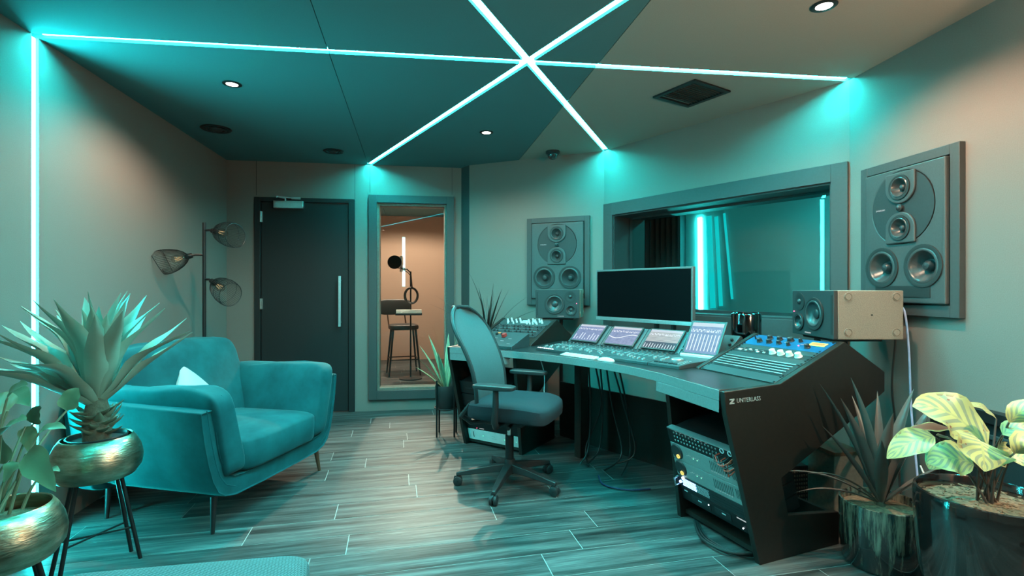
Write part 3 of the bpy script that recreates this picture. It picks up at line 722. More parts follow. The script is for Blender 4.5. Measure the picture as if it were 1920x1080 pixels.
part(mt, 'meter_face', MB().box(L*.55, L*.76, yv(.86, a, b)-.034, yv(.86, a, b)+.034, th+.003, th+.0035), 'meter_amber', smooth=False)
part(t, 'status_light', MB().ball((L*.38, yv(.68, a, b), th), .004, 8), 'dot_red')
for i in range(6): part(t, 'legend', MB().box(-.002, .002, -.010, .010, 0, .0005), 'print_white', TM(L*(.52 if i % 2 else .90), yv(.2+i*.1, a, b), th), smooth=False)
# left bed: black synth-like unit with rows of small knobs, teal top strip, and a silver desktop preamp in front
t, L, a, b, th = gear('knob_mixer', 'black rack mixer crowded with small knobs on the left desk slope', BL_, .135, .330, -1, 'dark_panel', group='rack gear set in the sloped desk ends')
for r_ in range(4):
    for c_ in range(12): knob(t, .03+r_*.044, yv(.07+c_*.078+(.02 if r_ % 2 else 0)-.01, a, b), th, .0065, .014, 'black_plastic' if (r_+c_) % 3 else 'grey_plastic', True)
for r_ in range(3): part(t, 'legend_line', MB().box(-.002, .002, a+.04, b-.04, 0, .0006), 'print_teal', TM(.052+r_*.044, 0, th), smooth=False)
t, L, a, b, th = gear('pale_knob_unit', 'pale teal rack unit with tall white knobs at the top of the left slope', BL_, .333, .435, -1, 'teal_panel')
for i, fy in enumerate((.16, .22, .34, .40, .60, .665, .73, .795, .86)):
    knob(t, L*(.62 if i % 2 else .45), yv(fy, a, b), th, .0075, .030, 'white_plastic', False)
for i, fy in enumerate((.18, .30, .58, .64, .70, .78)): knob(t, L*.22, yv(fy, a, b), th, .006, .022, 'white_plastic', False)
part(t, 'label_plate', MB().box(L*.3, L*.85, yv(.5, a, b)-.035, yv(.5, a, b)+.035, th, th+.002), 'paper_grey', smooth=False)
# silver wedge preamp standing on the worktop in front of the left slope
t = thing('desktop_preamp', 'silver wedge shaped preamp with a red button beside the office chair', 'audio gear', WLm @ Matrix.Translation((-.045, 0, DZ)))
a, b = -WID+.005, -TH-.02; mb = MB(); mb.prism([(-.085, .0), (-.085, .022), (.155, .098), (.155, 0)], a, b, 'xz'); part(t, 'case', mb, 'teal_panel', bev=.002)
part(t, 'front_lip', MB().box(-.089, -.085, a+.01, b-.01, .002, .020), 'dark_panel', smooth=False)
sl_a = math.atan2(.076, .24); PB = Matrix.Translation((-.085, 0, .0222)) @ Matrix.Rotation(-sl_a, 4, 'Y')
for i, (fx, fy, m_, r) in enumerate(((.19, .10, 'black_plastic', .012), (.19, .28, 'black_plastic', .012), (.19, .36, 'black_plastic', .009), (.19, .48, 'black_plastic', .012), (.19, .57, 'black_plastic', .008), (.11, .12, 'red_plastic', .010), (.13, .24, 'red_plastic', .010))):
    k = part(t, 'knob', MB().lathe([(r, 0), (r*.9, .016), (.0005, .016)], 12), m_, PB @ TM(fx, yv(fy, a, b), 0))
part(t, 'red_button', MB().box(-.018, .018, -.014, .014, 0, .026), 'red_plastic', PB @ TM(.16, yv(.66, a, b), 0), bev=.003, label='tall red push button')
for i in range(10): part(t, 'legend', MB().box(-.002, .002, -.014, .014, 0, .0006), 'print_white', PB @ TM(.04+.045*(i % 3), yv(.12+i*.085, a, b), .0005), smooth=False)
for fy in (.30, .47): part(t, 'amber_lamp', MB().box(-.006, .006, -.018, .018, 0, .003), 'meter_amber', PB @ TM(.225, yv(fy, a, b), 0), smooth=False)

# speaker feet plates
def speaker_stand(mw, label, legs):
    t = thing('speaker_stand', label, 'speaker stand', mw, 'black speaker stands on the desk')
    part(t, 'top_plate', MB().box(-.13, .13, .03, .27, -.012, 0), 'black_metal', bev=.003)
    for (x, y, h) in legs: part(t, 'post', MB().cyl((x, y, -h), (x, y, -.012), .016, n=12), 'black_metal')
    return t
speaker_stand(TM(.37, 4.19, .951, fl_ang), 'black post stand under the left studio speaker', [(.0, .22, .951)])
speaker_stand(TM(1.535, 2.625, .951, R(-90)), 'black post stand under the right studio speaker', [(-.05, .06, .055), (-.05, .20, .055)])

# --- control surface modules with tablets (desk frame)
def luv_quad(w, h, z=0):
    mb = MB(); mb.add([(0, 0, z), (w, 0, z), (w, h, z), (0, h, z)], [(0, 1, 2, 3)]); mb.a['luv'] = [(0, 0, 0), (1, 0, 0), (1, 1, 0), (0, 1, 0)]; return mb
CT = math.atan2(.022, .33)
key_me = MB().box(-.010, .010, -.006, .006, 0, .006).mesh('key', False); key_me.materials.append(MATS['black_plastic'])
btn_me = MB().box(-.006, .006, -.004, .004, 0, .003).mesh('button', False); btn_me.materials.append(MATS['button_grey'])
cap_me = MB().prism([(-.012, 0), (.012, 0), (.010, .010), (.003, .007), (-.003, .007), (-.010, .010)], -.005, .005, 'yz').mesh('fader_cap', False); cap_me.materials.append(MATS['button_grey'])
def module(u0, label, i, w=.302):
    t = thing('fader_module', label, 'control surface', DM @ TM(u0, .345, DZ), 'control surface modules along the desk')
    part(t, 'body', MB().prism([(0, 0), (0, .018), (.315, .040), (.315, 0)], 0, w, 'yz'), 'module_panel', bev=.002)
    sf = TM(0, 0, .018, rx=CT)
    part(t, 'key_strip', MB().box(.006, w-.006, .268, .308, 0, .002), 'dark_panel', sf, smooth=False)
    for c in range(8):
        x = .028+c*(w-.056)/7
        part(t, 'soft_key', key_me, 'black_plastic', sf @ TM(x, .297, .002)); part(t, 'soft_key', key_me, 'black_plastic', sf @ TM(x, .277, .002))
        part(t, 'encoder', MB().lathe([(.0075, 0), (.0065, .013), (.0005, .013)], 10), 'grey_plastic', sf @ TM(x, .235, 0))
        part(t, 'fader_slot', MB().box(-.0015, .0015, .030, .140, 0, .0006), 'black_paint', sf @ TM(x, 0, 0), smooth=False)
        part(t, 'fader_cap', cap_me, 'white_plastic', sf @ TM(x, .045+.085*random.random(), .0006))
        for r_ in (.16, .178, .196): part(t, 'push_button', btn_me, 'white_plastic', sf @ TM(x, r_+random.uniform(-.001, .001), 0))
    part(t, 'rear_slope', MB().prism([(.315, 0), (.315, .040), (.445, .160), (.460, .150), (.460, 0)], .0, w, 'yz'), 'module_panel', bev=.002)
    return t
U0 = -.472
for i, lab in enumerate(('control surface module nearest the left slope, with a row of white lights', 'second control surface module from the left, behind the white keyboard', 'third control surface module, in front of the listing tablet')):
    t = module(U0+i*.306, lab, i)
    if i == 0:
        for k in range(8): part(t, 'indicator', MB().ball((.012+k*.020, .012, .0195), (.0065, .0055, .003), 8), 'dot_white', label='small glowing white light')
# master module with jog wheel
t = thing('master_module', 'master control module with a jog wheel beside the right slope', 'control surface', DM @ TM(U0+3*.306, .345, DZ))
w = .285
def slab(rows):            # rows of (y, x_right, z_bottom, z_top)
    mb = MB(); mb.loft([[(0, y, z0), (xr, y, z0), (xr, y, z1), (0, y, z1)] for y, xr, z0, z1 in rows]); return mb
part(t, 'body', slab([(0, .196, 0, .018), (.10, .198, 0, .025), (.315, .266, 0, .040)]), 'module_panel', bev=.002)
sf = TM(0, 0, .018, rx=CT)
part(t, 'jog_wheel', MB().lathe([(.034, 0), (.034, .010), (.030, .014), (.012, .012), (.0005, .012)], 28), 'silver_panel', sf @ TM(.105, .125, 0))
for r_ in range(5):
    for c in range(2): part(t, 'push_button', btn_me, 'white_plastic', sf @ TM(.158+c*.020, .05+r_*.022, 0))
for c in range(5): part(t, 'transport_key', key_me, 'black_plastic', sf @ TM(.03+c*.030, .035, 0))
for c in range(3): part(t, 'fader_cap', cap_me, 'white_plastic', sf @ TM(.03, .09+.03*c, 0))
part(t, 'rear_slope', slab([(.3155, .266, 0, .0405), (.445, .306, 0, .160), (.460, .310, 0, .150)]), 'module_panel', bev=.002)
SLP = math.atan2(.120, .130)
for xk in (.012, w-.014):
    for k in range(4): part(t, 'knob', MB().lathe([(.009, 0), (.0075, .016), (.0005, .016)], 10), 'black_plastic', TM(xk, .325, .049, rx=SLP) @ TM(0, .015+k*.036, 0))
def tablet(name, label, mw, w, h, scr, bez=.010):
    t = thing(name, label, 'tablet', mw, 'tablets leaning on the control surface')
    part(t, 'shell', MB().box(0, w, 0, h, 0, .008), 'black_plastic', bev=.003)
    part(t, 'screen', luv_quad(w-2*bez, h-2*bez, .0085), scr, TM(bez, bez, 0), smooth=False)
    return t
TL = ['tablet showing level meters, first from the left on the desk', 'tablet showing a blue response curve, second from the left', 'tablet showing a grey channel list, third from the left']
for i in range(3): tablet('tablet', TL[i], DM @ TM(U0+i*.306+.026, .345+.312, DZ+.042, rx=SLP) @ TM(0, .004, .002), .250, .172, 'screen_%d' % i)
tablet('tablet', 'larger tablet propped upright beside the right slope, showing faders', DM @ TM(U0+3*.306+.035, .345+.285, DZ+.040, rx=R(58)) @ TM(0, 0, .004), .222, .225, 'screen_3', .014)
part(t, 'tablet_ledge', MB().box(.03, .262, .268, .284, .034, .052), 'white_plastic', bev=.004)

# keyboard, mouse
t = thing('keyboard', 'small white keyboard at the front edge of the desk', 'keyboard', DM @ TM(-.175, .282, DZ, 0))
part(t, 'case', MB().prism([(0, 0), (0, .006), (.052, .016), (.056, .0)], 0, .28, 'yz'), 'white_plastic', bev=.002)
kk = MB().box(-.0085, .0085, -.0085, .0085, 0, .002).mesh('key', False); kk.materials.append(MATS['white_plastic'])
ka = math.atan2(.010, .052)
for r_ in range(2):
    for c in range(13): part(t, 'key', kk, 'white_plastic', TM(.018+c*.0203, .017+r_*.020, .0095+r_*.0038, rx=ka))
mb = MB(); rings = []
for i in range(9):
    f = i/8; y = -.055+.11*f; hw_ = .029*math.sqrt(max(.06, 1-(2*f-1)**4)); hz = .020*math.sqrt(max(.03, 1-(2*f-1)**2))
    rings.append([(hw_*math.cos(a_), y, .001+hz*max(0, math.sin(a_))) for a_ in [PI*k/8 for k in range(9)]]+[(0, y, .001)])
mb.loft(rings); solo('computer_mouse', mb, 'white_plastic', 'white low mouse next to the keyboard', 'mouse', DM @ TM(.178, .3115, DZ, R(-84)))

# monitor
t = thing('monitor', 'wide black monitor screen standing behind the tablets', 'monitor', DM @ TM(-.03, 0, 0))
mw_ = TM(0, 0, 0)
ml = Vector((at(1118, 553, 4.0).x, 4.0, 0)); mr_ = Vector((at(1299, 553, 3.29).x, 3.29, 0))
mc = (ml+mr_)/2; ma = math.atan2(mr_.y-ml.y, mr_.x-ml.x); t.matrix_local = TM(mc.x, mc.y, 0, ma)
mw2 = (mr_-ml).length/2; z0, z1 = .955, 1.340
part(t, 'housing', MB().box(-mw2, mw2, .0, .03, z0, z1), 'grey_plastic', bev=.004)
part(t, 'screen', MB().box(-mw2+.013, mw2-.013, -.001, .002, z0+.028, z1-.013), 'screen_black', smooth=False)
part(t, 'chin', MB().box(-mw2, mw2, -.003, 0, z0, z0+.024), 'silver_panel', bev=.001)
part(t, 'rear_bulge', MB().box(-mw2*.55, mw2*.55, .03, .055, z0+.05, z1-.08), 'black_plastic', bev=.01)
for x in (.12, .26): part(t, 'stand_leg', MB().box(x-.012, x+.012, .02, .05, DZ, z0+.12), 'black_metal', bev=.002)
part(t, 'stand_foot', MB().box(.06, .33, -.06, .14, DZ, DZ+.012), 'black_metal', bev=.004)

# cylindrical computer
pc = at(1399, 615, 3.06)
t = thing('cylinder_computer', 'glossy black cylindrical computer behind the blue rack unit', 'computer', TM(pc.x, pc.y, DZ))
part(t, 'shell', MB().lathe([(.080, 0), (.0835, .006), (.0835, .268), (.080, .278), (.070, .282), (.064, .278), (.062, .262)], 48), 'mirror_black')
part(t, 'vent_core', MB().lathe([(.062, .262), (.060, .255), (.001, .255)], 32), 'black_metal')

# --- rack gear in the two end bays, leaning with the front edge of the side panels
LEAN = math.atan2(.189, .675)
def bay(wmx): return wmx @ Matrix.Translation((.045, 0, .0)) @ Matrix.Rotation(-LEAN, 4, 'Y')      # x = into the bay, z = up the lean
def rack_unit(bm, s, z, h, name, label, m, depth=.30, group='rack units in the end bays of the desk'):
    t = thing(name, label, 'rack unit', bm @ Matrix.Translation((0, 0, z)), group)
    a, b = (TH+.004, WID-TH-.004) if s > 0 else (-(WID-TH-.004), -(TH+.004))
    part(t, 'front_panel', MB().box(-.004, .002, a, b, .001, h-.001), m, bev=.001)
    part(t, 'chassis', MB().box(.002, depth, a+.02, b-.02, .003, h-.003), 'black_metal', smooth=False)
    return t, a, b
RBm = bay(WRm); LBm = bay(WLm); U1 = .0445
FX = Matrix.Rotation(R(-90), 4, 'Y')      # lathe z -> -x (out of the panel)
# right bay, bottom to top; y f: 0 = left as seen from the seat
t, a, b = rack_unit(RBm, 1, .105, U1*1.6, 'power_conditioner', 'black rack power unit lowest in the right bay', 'black_metal')
for f0, f1 in ((.16, .44), (.50, .72)): part(t, 'inset_panel', MB().box(-.006, -.004, yv(f1, a, b), yv(f0, a, b), .018, .052), 'dark_panel', smooth=False)
for f, z in ((.06, .055), (.26, .034), (.60, .036)): part(t, 'legend', MB().box(-.0066, -.006, yv(f+.05, a, b), yv(f, a, b), z, z+.006), 'print_teal', smooth=False)
part(t, 'legend', MB().box(-.0046, -.004, yv(.95, a, b), yv(.80, a, b), .056, .062), 'print_white', smooth=False)
for f in (.42, .86): part(t, 'indicator', MB().ball((-.006, yv(f, a, b), .018 if f > .5 else .045), .0035, 8), 'dot_white')
t, a, b = rack_unit(RBm, 1, .105+U1*1.6, U1*1.5, 'glowing_mesh_unit', 'rack unit with a perforated blue lit grille and side handle', 'dark_panel')
dot = MB().lathe([(.0016, 0), (.0016, .0006), (.0003, .0006)], 6).mesh('led_dot', False); dot.materials.append(MATS['dot_blue'])
mb = MB(); mb2 = MB()
for r_ in range(6):
    for c in range(26):
        (mb if c < 14 else mb2).cbox((-.0045, yv(.06+c*.0155+(.007 if r_ % 2 else 0), a, b), .015+r_*.0075), (.001, .0036, .0036))
part(t, 'lit_grille', mb, 'dot_blue', smooth=False, kind='stuff', label='blue lit dots of the grille'); part(t, 'dim_grille', mb2, 'print_teal', smooth=False, kind='stuff')
part(t, 'handle', MB().tube([(-.004, yv(-.005, a, b), .012), (-.03, yv(-.005, a, b), .014), (-.03, yv(-.005, a, b), .052), (-.004, yv(-.005, a, b), .054)], .005, 8), 'steel')
for f, z in ((.03, .030), (.09, .060)): part(t, 'bright_light', MB().ball((-.008, yv(f, a, b), z), .0075, 10), 'dot_white' if f > .05 else 'dot_blue', label='bright white blue light')
for r_ in range(3): part(t, 'vent_line', MB().box(-.0046, -.004, yv(.97, a, b), yv(.50, a, b), .016+r_*.014, .020+r_*.014), 'black_metal', smooth=False)
for i in range(2):
    z = .105+U1*3.1+i*U1*2.05
    t, a, b = rack_unit(RBm, 1, z, U1*2.02, 'audio_interface', ('lower' if i == 0 else 'upper')+' of two grey teal rack audio interfaces with yellow rings', 'amp_panel')
    part(t, 'round_end', MB().lathe([(.001, .006), (.036, .006), (.042, 0)], 28), 'black_plastic', TM(-.004, yv(.085, a, b), .046) @ FX)
    part(t, 'yellow_ring', MB().lathe([(.006, .006), (.006, .011), (.011, .011), (.011, .006)], 20), 'dot_yellow', TM(-.005, yv(.11, a, b), .026) @ FX, label='yellow ring')
    for k in range(8): part(t, 'legend', MB().box(-.0046, -.004, -.0025, .0025, 0, .002), 'print_white', TM(0, yv(.24+k*.025, a, b), .050 if k % 3 else .044), smooth=False)
    for k in range(2): part(t, 'indicator', MB().ball((-.005, yv(.335+k*.06, a, b), .043), .002, 6), 'dot_green')
    for k in range(11): part(t, 'vent_slot', MB().box(-.0046, -.004, -.0014, .0014, .028, .074), 'black_metal', TM(0, yv(.585+k*.024, a, b), 0), smooth=False)
    for k in range(6): part(t, 'vent_slot', MB().box(-.0046, -.004, -.0014, .0014, .028, .074), 'black_metal', TM(0, yv(.87+k*.018, a, b), 0), smooth=False)
    for k in range(8): part(t, 'legend', MB().box(-.0048, -.0042, -.002, .002, .020, .023), 'print_white', TM(0, yv(.59+k*.03, a, b), 0), smooth=False)
z = .105+U1*7.2
t, a, b = rack_unit(RBm, 1, z, U1*1.8, 'patch_bay', 'black patch bay with a bright top edge and looped red cables', 'black_metal')
part(t, 'top_edge', MB().box(-.006, .03, a, b, U1*1.8-.006, U1*1.8), 'silver_panel', smooth=False, label='bright top edge')
for r_ in range(3):
    for c in range(14): part(t, 'jack', MB().lathe([(.002, .001), (.0042, .0015), (.0048, 0)], 8), 'steel', TM(-.004, yv(.10+c*.047, a, b), .020+r_*.020) @ FX)
for k in range(7): part(t, 'legend', MB().box(-.0046, -.004, -.006, .006, 0, .002), 'print_white', TM(0, yv(.14+k*.075, a, b), .069), smooth=False)
for k in range(2): part(t, 'dial', MB().lathe([(.009, .001), (.009, .004), (.0125, .004), (.0125, .001)], 18), 'print_teal', TM(-.004, yv(.80+k*.10, a, b), .064) @ FX)
for k in range(6):
    f = .72+k*.035; y0 = yv(f, a, b); y1 = yv(min(f+.16, .985), a, b); zz = .050-.006*k
    part(t, 'patch_cable', MB().tube([(-.004, y0, zz), (-.03, y0, zz), (-.05, y0*.6+y1*.4, zz-.020-.004*k), (-.045, y0*.3+y1*.7, zz-.028), (-.03, y1, zz-.012), (-.004, y1, zz-.006)], .003, 6), 'cable_red' if k % 2 else 'cable_black')
# left bay
t, a, b = rack_unit(LBm, -1, .040, U1*2.0, 'silver_amplifier', 'silver rack amplifier low in the left bay behind the chair base', 'amp_paint')
part(t, 'slot', MB().box(-.0046, -.004, yv(.11, a, b)-.003, yv(.11, a, b)+.003, .022, .068), 'black_metal', smooth=False)
for f in (.30, .72, .94): part(t, 'indicator', MB().ball((-.005, yv(f, a, b), .044), .003, 6), 'dot_green')
for k in range(7): part(t, 'vent_hole', MB().lathe([(.001, .0005), (.002, .0005), (.002, 0)], 6), 'black_metal', TM(-.004, yv(.48+.025*(k % 4), a, b), .035+.018*(k//4)) @ FX)
t, a, b = rack_unit(LBm, -1, .040+U1*2.05, U1*2.0, 'black_amplifier', 'black rack unit above the silver amplifier', 'black_metal')
part(t, 'indicator', MB().ball((-.005, yv(.20, a, b), .012), .003, 6), 'dot_red')
part(t, 'legend', MB().box(-.0046, -.004, yv(.34, a, b), yv(.25, a, b), .010, .015), 'print_white', smooth=False)
for i in range(3):
    t, a, b = rack_unit(LBm, -1, .040+U1*(4.1+2.3*i), U1*2.2, 'blank_rack_panel', ['lowest', 'middle', 'top'][i]+' of three black blank rack panels in the left bay', 'black_metal')
    part(t, 'vent_line', MB().box(-.0046, -.004, a+.05, b-.05, .04, .046), 'dark_panel', smooth=False)

# ------------------------------------------------------------------ armchair
SFM = TM(-1.31, 2.92, 0, R(77.35))           # x: near arm -> far arm, y: to the back
sofa = thing('armchair', 'deep teal velvet armchair with flared arms', 'armchair', SFM)
half_o = [(-.570, .620), (-.560, .54), (-.545, .45), (-.524, .36), (-.498, .275), (-.465, .212), (-.42, .178), (-.35, .160), (-.15, .155)]
half_i = [(-.495, .622), (-.484, .54), (-.470, .45), (-.452, .375), (-.430, .318), (-.40, .278), (-.36, .258), (-.30, .250), (-.15, .248)]
def uring(y, k, lift):
    f = lambda p, q: (p[0]*k, y, p[1]+lift*max(0, (p[1]-.2))/.42)
    L = [f(p, 0) for p in half_o]; Rr = [f((-p[0], p[1]), 0) for p in half_o[::-1]]; Ri = [f((-p[0], p[1]), 0) for p in half_i]; Li = [f(p, 0) for p in half_i[::-1]]
    return L+Rr+Ri+Li
mb = MB(); mb.loft([uring(y, k, l) for y, k, l in ((.012, .985, -.012), (0.0, .993, -.004), (.018, 1, 0), (.2, 1, .004), (.4, 1, .010), (.6, .995, .016), (.80, .985, .02), (.83, .96, .01))])
part(sofa, 'frame_shell', mb, 'velvet', bev=.010, seg=3)
for sx in (-1, 1):
    pipe = MB(); pipe.tube([(sx*.533, .004, .624), (sx*.524, -.002, .54), (sx*.507, -.002, .45), (sx*.487, -.002, .365), (sx*.46, -.002, .29), (sx*.42, -.002, .235), (sx*.36, -.002, .206)], .0025, 6)
    part(sofa, 'piping', pipe, 'velvet_seam')
mb = MB(); mb.superbox((0, .80, .43), (1.02, .13, .56), .18, 24, fn=lambda p, x, y, z: p+Vector((0, .05*(z+.5), 0))); part(sofa, 'back_shell', mb, 'velvet')
def wrk(p, s=1.0):
    return p+Vector((math.sin(p.y*23+p.z*17)*.004, math.sin(p.x*19+p.z*13)*.003, math.sin(p.x*17+p.y*21)*.004))*s
mb = MB(); mb.superbox((.012, .345, .325), (.66, .74, .165), .26, 28, fn=lambda p, x, y, z: wrk(p+Vector((0, 0, .030*(1-x*x)*(1-y*y)*(z > 0)+.015*(z > 0))), .8)); sc = part(sofa, 'seat_cushion', mb, 'velvet')
def arm_cushion(sx):
    def fn(p, x, y, z):
        bulge = 1+.22*(1-y*y)*(1-z*z); q = Vector(((p.x-sx*.398)*bulge+sx*.398+sx*.050*z, p.y, p.z+.010*math.sin(p.y*9)))
        return wrk(q, 1.3)
    mb = MB(); mb.superbox((sx*.398, .355, .478), (.145, .745, .45), .22, 30, fn=fn); c = part(sofa, 'arm_cushion', mb, 'velvet')
    zz = [(-.20+.4*i/12) for i in range(13)]
    part(c, 'seam', MB().tube([(sx*.398+sx*.050*(z_/.225)+sx*.0, -.014+.022*abs(z_/.2)**4, .478+z_) for z_ in zz], .004, 6), 'velvet_seam')
arm_cushion(-1); arm_cushion(1)
def fnb(p, x, y, z):
    b = 1+.35*(1-x*x)*(1-z*z); return wrk(Vector((p.x, .66+(p.y-.66)*b+.085*z, p.z+.022*(1-x*x)*(z > 0)-.02*(x < 0)*0)), 1.3)
mb = MB(); mb.superbox((0, .66, .625), (.80, .15, .48), .20, 30, fn=fnb); part(sofa, 'back_cushion', mb, 'velvet')
for (x, y) in ((-.42, .07), (.42, .07), (-.40, .74), (.40, .74)):
    part(sofa, 'leg', MB().tube([(x*1.06, y-.015, 0), (x, y, .172)], [.010, .017], 10), 'walnut' if x > 0 else 'black_metal')
# scatter pillow
def pillow_mesh(a, th, n=18):
    mb = MB(); luv = []; vs_ = []; fs = []
    for side in (1, -1):
        o = len(vs_)
        for i in range(n+1):
            for j in range(n+1):
                u, v = 2*i/n-1, 2*j/n-1; k = (1-abs(u)**2.6)*(1-abs(v)**2.6)
                pin = 1-.10*(1-abs(u)**2)*abs(v)**3; pin2 = 1-.10*(1-abs(v)**2)*abs(u)**3
                vs_.append((a*u*pin2, a*v*pin, side*th*max(k, 0)**.55)); luv.append((u, (u+v)/4+.5, 0))
        for i in range(n):
            for j in range(n):
                q = (o+i*(n+1)+j, o+(i+1)*(n+1)+j, o+(i+1)*(n+1)+j+1, o+i*(n+1)+j+1); fs.append(q if side > 0 else q[::-1])
    mb.add(vs_, fs); mb.a['luv'] = luv; return mb
solo('scatter_pillow', pillow_mesh(.150, .055), 'pillow_print', 'small square pillow, silver above and brown below, on the armchair', 'pillow',
     SFM @ TM(-.06, .53, .575) @ Matrix.Rotation(R(20), 4, 'Z') @ Matrix.Rotation(R(62), 4, 'X') @ Matrix.Rotation(R(38), 4, 'Z'))

# ottoman in the foreground
def fno(p, x, y, z): return p+Vector((0, 0, .012*(1-x*x)*(1-y*y)*(z > 0)))
t = thing('ottoman', 'grey teal woven ottoman cut off by the bottom edge of the photo', 'ottoman', TM(-.872, 1.175, 0, R(10)))
mb = MB(); mb.superbox((0, 0, .240), (.68, .60, .37), .16, 32, fn=fno); part(t, 'cushion_block', mb, 'quilt')
for sx in (-1, 1):
    for sy in (-1, 1): part(t, 'leg', MB().cyl((sx*.27, sy*.23, 0), (sx*.27, sy*.23, .06), .018, .022, 10), 'walnut')

# ------------------------------------------------------------------ floor lamp
LP = Vector((at(383, 540, 3.72).x, 3.72, 0)); lamp = thing('floor_lamp', 'black floor lamp with three wire basket shades', 'lamp', TM(LP.x, LP.y, 0))
part(lamp, 'base', MB().lathe([(.001, 0), (.13, 0), (.13, .012), (.12, .018), (.001, .018)], 32), 'black_metal')
part(lamp, 'pole', MB().cyl((0, 0, .018), (0, 0, 1.675), .0125, n=14), 'black_metal')
def shade(z, d, L=.205, r=.088):
    d = Vector(d).normalized(); st = Vector((0, 0, z)); a0 = st+Vector((d.x, d.y, 0)).normalized()*.055
    arm = part(lamp, 'arm', MB().tube([st, a0, a0+d*.02], .008, 8), 'black_metal')
    q = Vector((0, 0, 1)).rotation_difference(d).to_matrix().to_4x4(); mw = Matrix.Translation(a0+d*.02) @ q
    part(lamp, 'socket', MB().lathe([(.001, 0), (.018, 0), (.020, .035), (.014, .050), (.001, .050)], 14), 'black_metal', mw)
    pr = [(.022, .03), (.040, .045), (.062, .075), (.078, .115), (.087, .155), (r, .19), (.083, L+.01)]
    mb = MB(); n = 44
    for i in range(n):
        an = 2*PI*i/n; cut = .018*math.cos(an)
        mb.tube([(rr*math.cos(an), rr*math.sin(an), zz+cut*(zz/L)**2) for rr, zz in pr], .0011, 4)
    for k in (0, 4, 6):
        rr, zz = pr[k]; mb.tube([(rr*math.cos(2*PI*i/32), rr*math.sin(2*PI*i/32), zz+.018*math.cos(2*PI*i/32)*(zz/L)**2) for i in range(33)], .0022 if k != 4 else .0013, 5)
    part(lamp, 'wire_shade', mb, 'black_metal', mw, label='black wire basket shade')
    bl = part(lamp, 'bulb', MB().lathe([(.012, .05), (.016, .06), (.028, .085), (.030, .105), (.020, .128), (.001, .135)], 18), 'bulb_glass', mw)
    f = MB()
    for k in range(4): f.tube([(.008*math.cos(k*1.57), .008*math.sin(k*1.57), .065), (.014*math.cos(k*1.57+.5), .014*math.sin(k*1.57+.5), .11)], .0009, 4)
    part(bl, 'filament', f, 'filament')
shade(1.618, (.95, -.30, -.20)); shade(1.440, (-.80, -.62, -.32)); shade(1.262, (.88, -.35, -.50))
lamp = thing('floor_lamp', 'lit black floor lamp with one wire shade, out of view at the right', 'lamp', TM(1.80, .62, 0))
part(lamp, 'base', MB().lathe([(.001, 0), (.13, 0), (.13, .012), (.12, .018), (.001, .018)], 32), 'black_metal')
part(lamp, 'pole', MB().cyl((0, 0, .018), (0, 0, 1.52), .0125, n=14), 'black_metal')
shade(1.50, (-.35, .75, .35)); l = bpy.data.lights.new('bulb_light', 'POINT'); l.energy = 105; l.color = (1.0, .68, .42); l.shadow_soft_size = .007
link('bulb_light', l, lamp, TM(-.02-.05, .05+.105, 1.50+.05))

# ------------------------------------------------------------------ office chair
PHI = R(-22); oc = thing('office_chair', 'black high backed office chair with armrests facing the desk', 'office chair', TM(-.015, 3.13, 0, PHI))
for k, wa in enumerate((-178, -106, -34, 38, 110)):
    a = R(wa)-PHI; c, s_ = math.cos(a), math.sin(a); mm = Matrix.Rotation(a, 4, 'Z')
    leg = MB(); leg.loft([[(x, -w, z0), (x, w, z0), (x, w*.8, z1), (x, -w*.8, z1)] for x, w, z0, z1 in ((.02, .032, .085, .135), (.12, .026, .082, .122), (.24, .020, .068, .098), (.325, .014, .060, .080))])
    part(oc, 'base_leg', leg, 'black_plastic', mm, bev=.004)
    cs = MB(); cs.tube([(.315, 0, .072), (.315, 0, .050)], .007, 8)
    ca = part(oc, 'caster', cs, 'black_metal', mm)
    for sy in (-1, 1):
        w_ = MB(); w_.lathe([(.004, -.009), (.024, -.009), (.028, -.006), (.028, .006), (.024, .009), (.004, .009)], 20)
        part(ca, 'wheel', w_, 'black_plastic', TM(.315+.012*math.cos(k*2.1), sy*.013, .028) @ Matrix.Rotation(R(35*k), 4, 'Z') @ Matrix.Rotation(R(90), 4, 'X') if False else TM(.315, sy*.013, .028) @ Matrix.Rotation(R(90), 4, 'X'))
    part(ca, 'hood', MB().superbox((.315, 0, .045), (.050, .014, .030), .5, 12), 'black_plastic')
part(oc, 'hub', MB().cyl((0, 0, .075), (0, 0, .16), .040, .032, 20), 'black_plastic')
part(oc, 'gas_lift', MB().cyl((0, 0, .15), (0, 0, .30), .026, n=18), 'black_metal'); part(oc, 'gas_piston', MB().cyl((0, 0, .29), (0, 0, .40), .014, n=16), 'chrome')
part(oc, 'mechanism', MB().box(-.13, .12, -.09, .09, .375, .43), 'black_plastic', bev=.015)
part(oc, 'tilt_knob', MB().cyl((.06, -.10, .40), (.06, -.17, .39), .006, .013, 10), 'black_plastic')
def fns(p, x, y, z): return p+Vector((0, 0, -.028*max(0, (x-.4))**2*2+.012*y*y*(z > 0)))
mb = MB(); mb.superbox((.045, 0, .478), (.50, .49, .105), .38, 28, fn=fns); part(oc, 'seat', mb, 'chair_seat')
def bk(t): return (-.165-.175*t+.055*math.sin(t*PI*1.2), .435+.64*t)         # x, z up the back
rings = []; NR = 18; NC = 14
def bhw(t): return .232*(1-.10*(1-t))*math.sqrt(max(0, 1-max(0, (t-.72)/.29)**2.2*.93))
for i in range(NR+1):
    t_ = i/NR; x, z = bk(t_); hw_ = bhw(t_); ring = []
    for j in range(NC+1):
        y = -1+2*j/NC; ring.append((x+.050*y*y, hw_*y, z))
    for j in range(NC, -1, -1):
        y = -1+2*j/NC; ring.append((x+.050*y*y-.016, hw_*y, z))
    rings.append(ring)
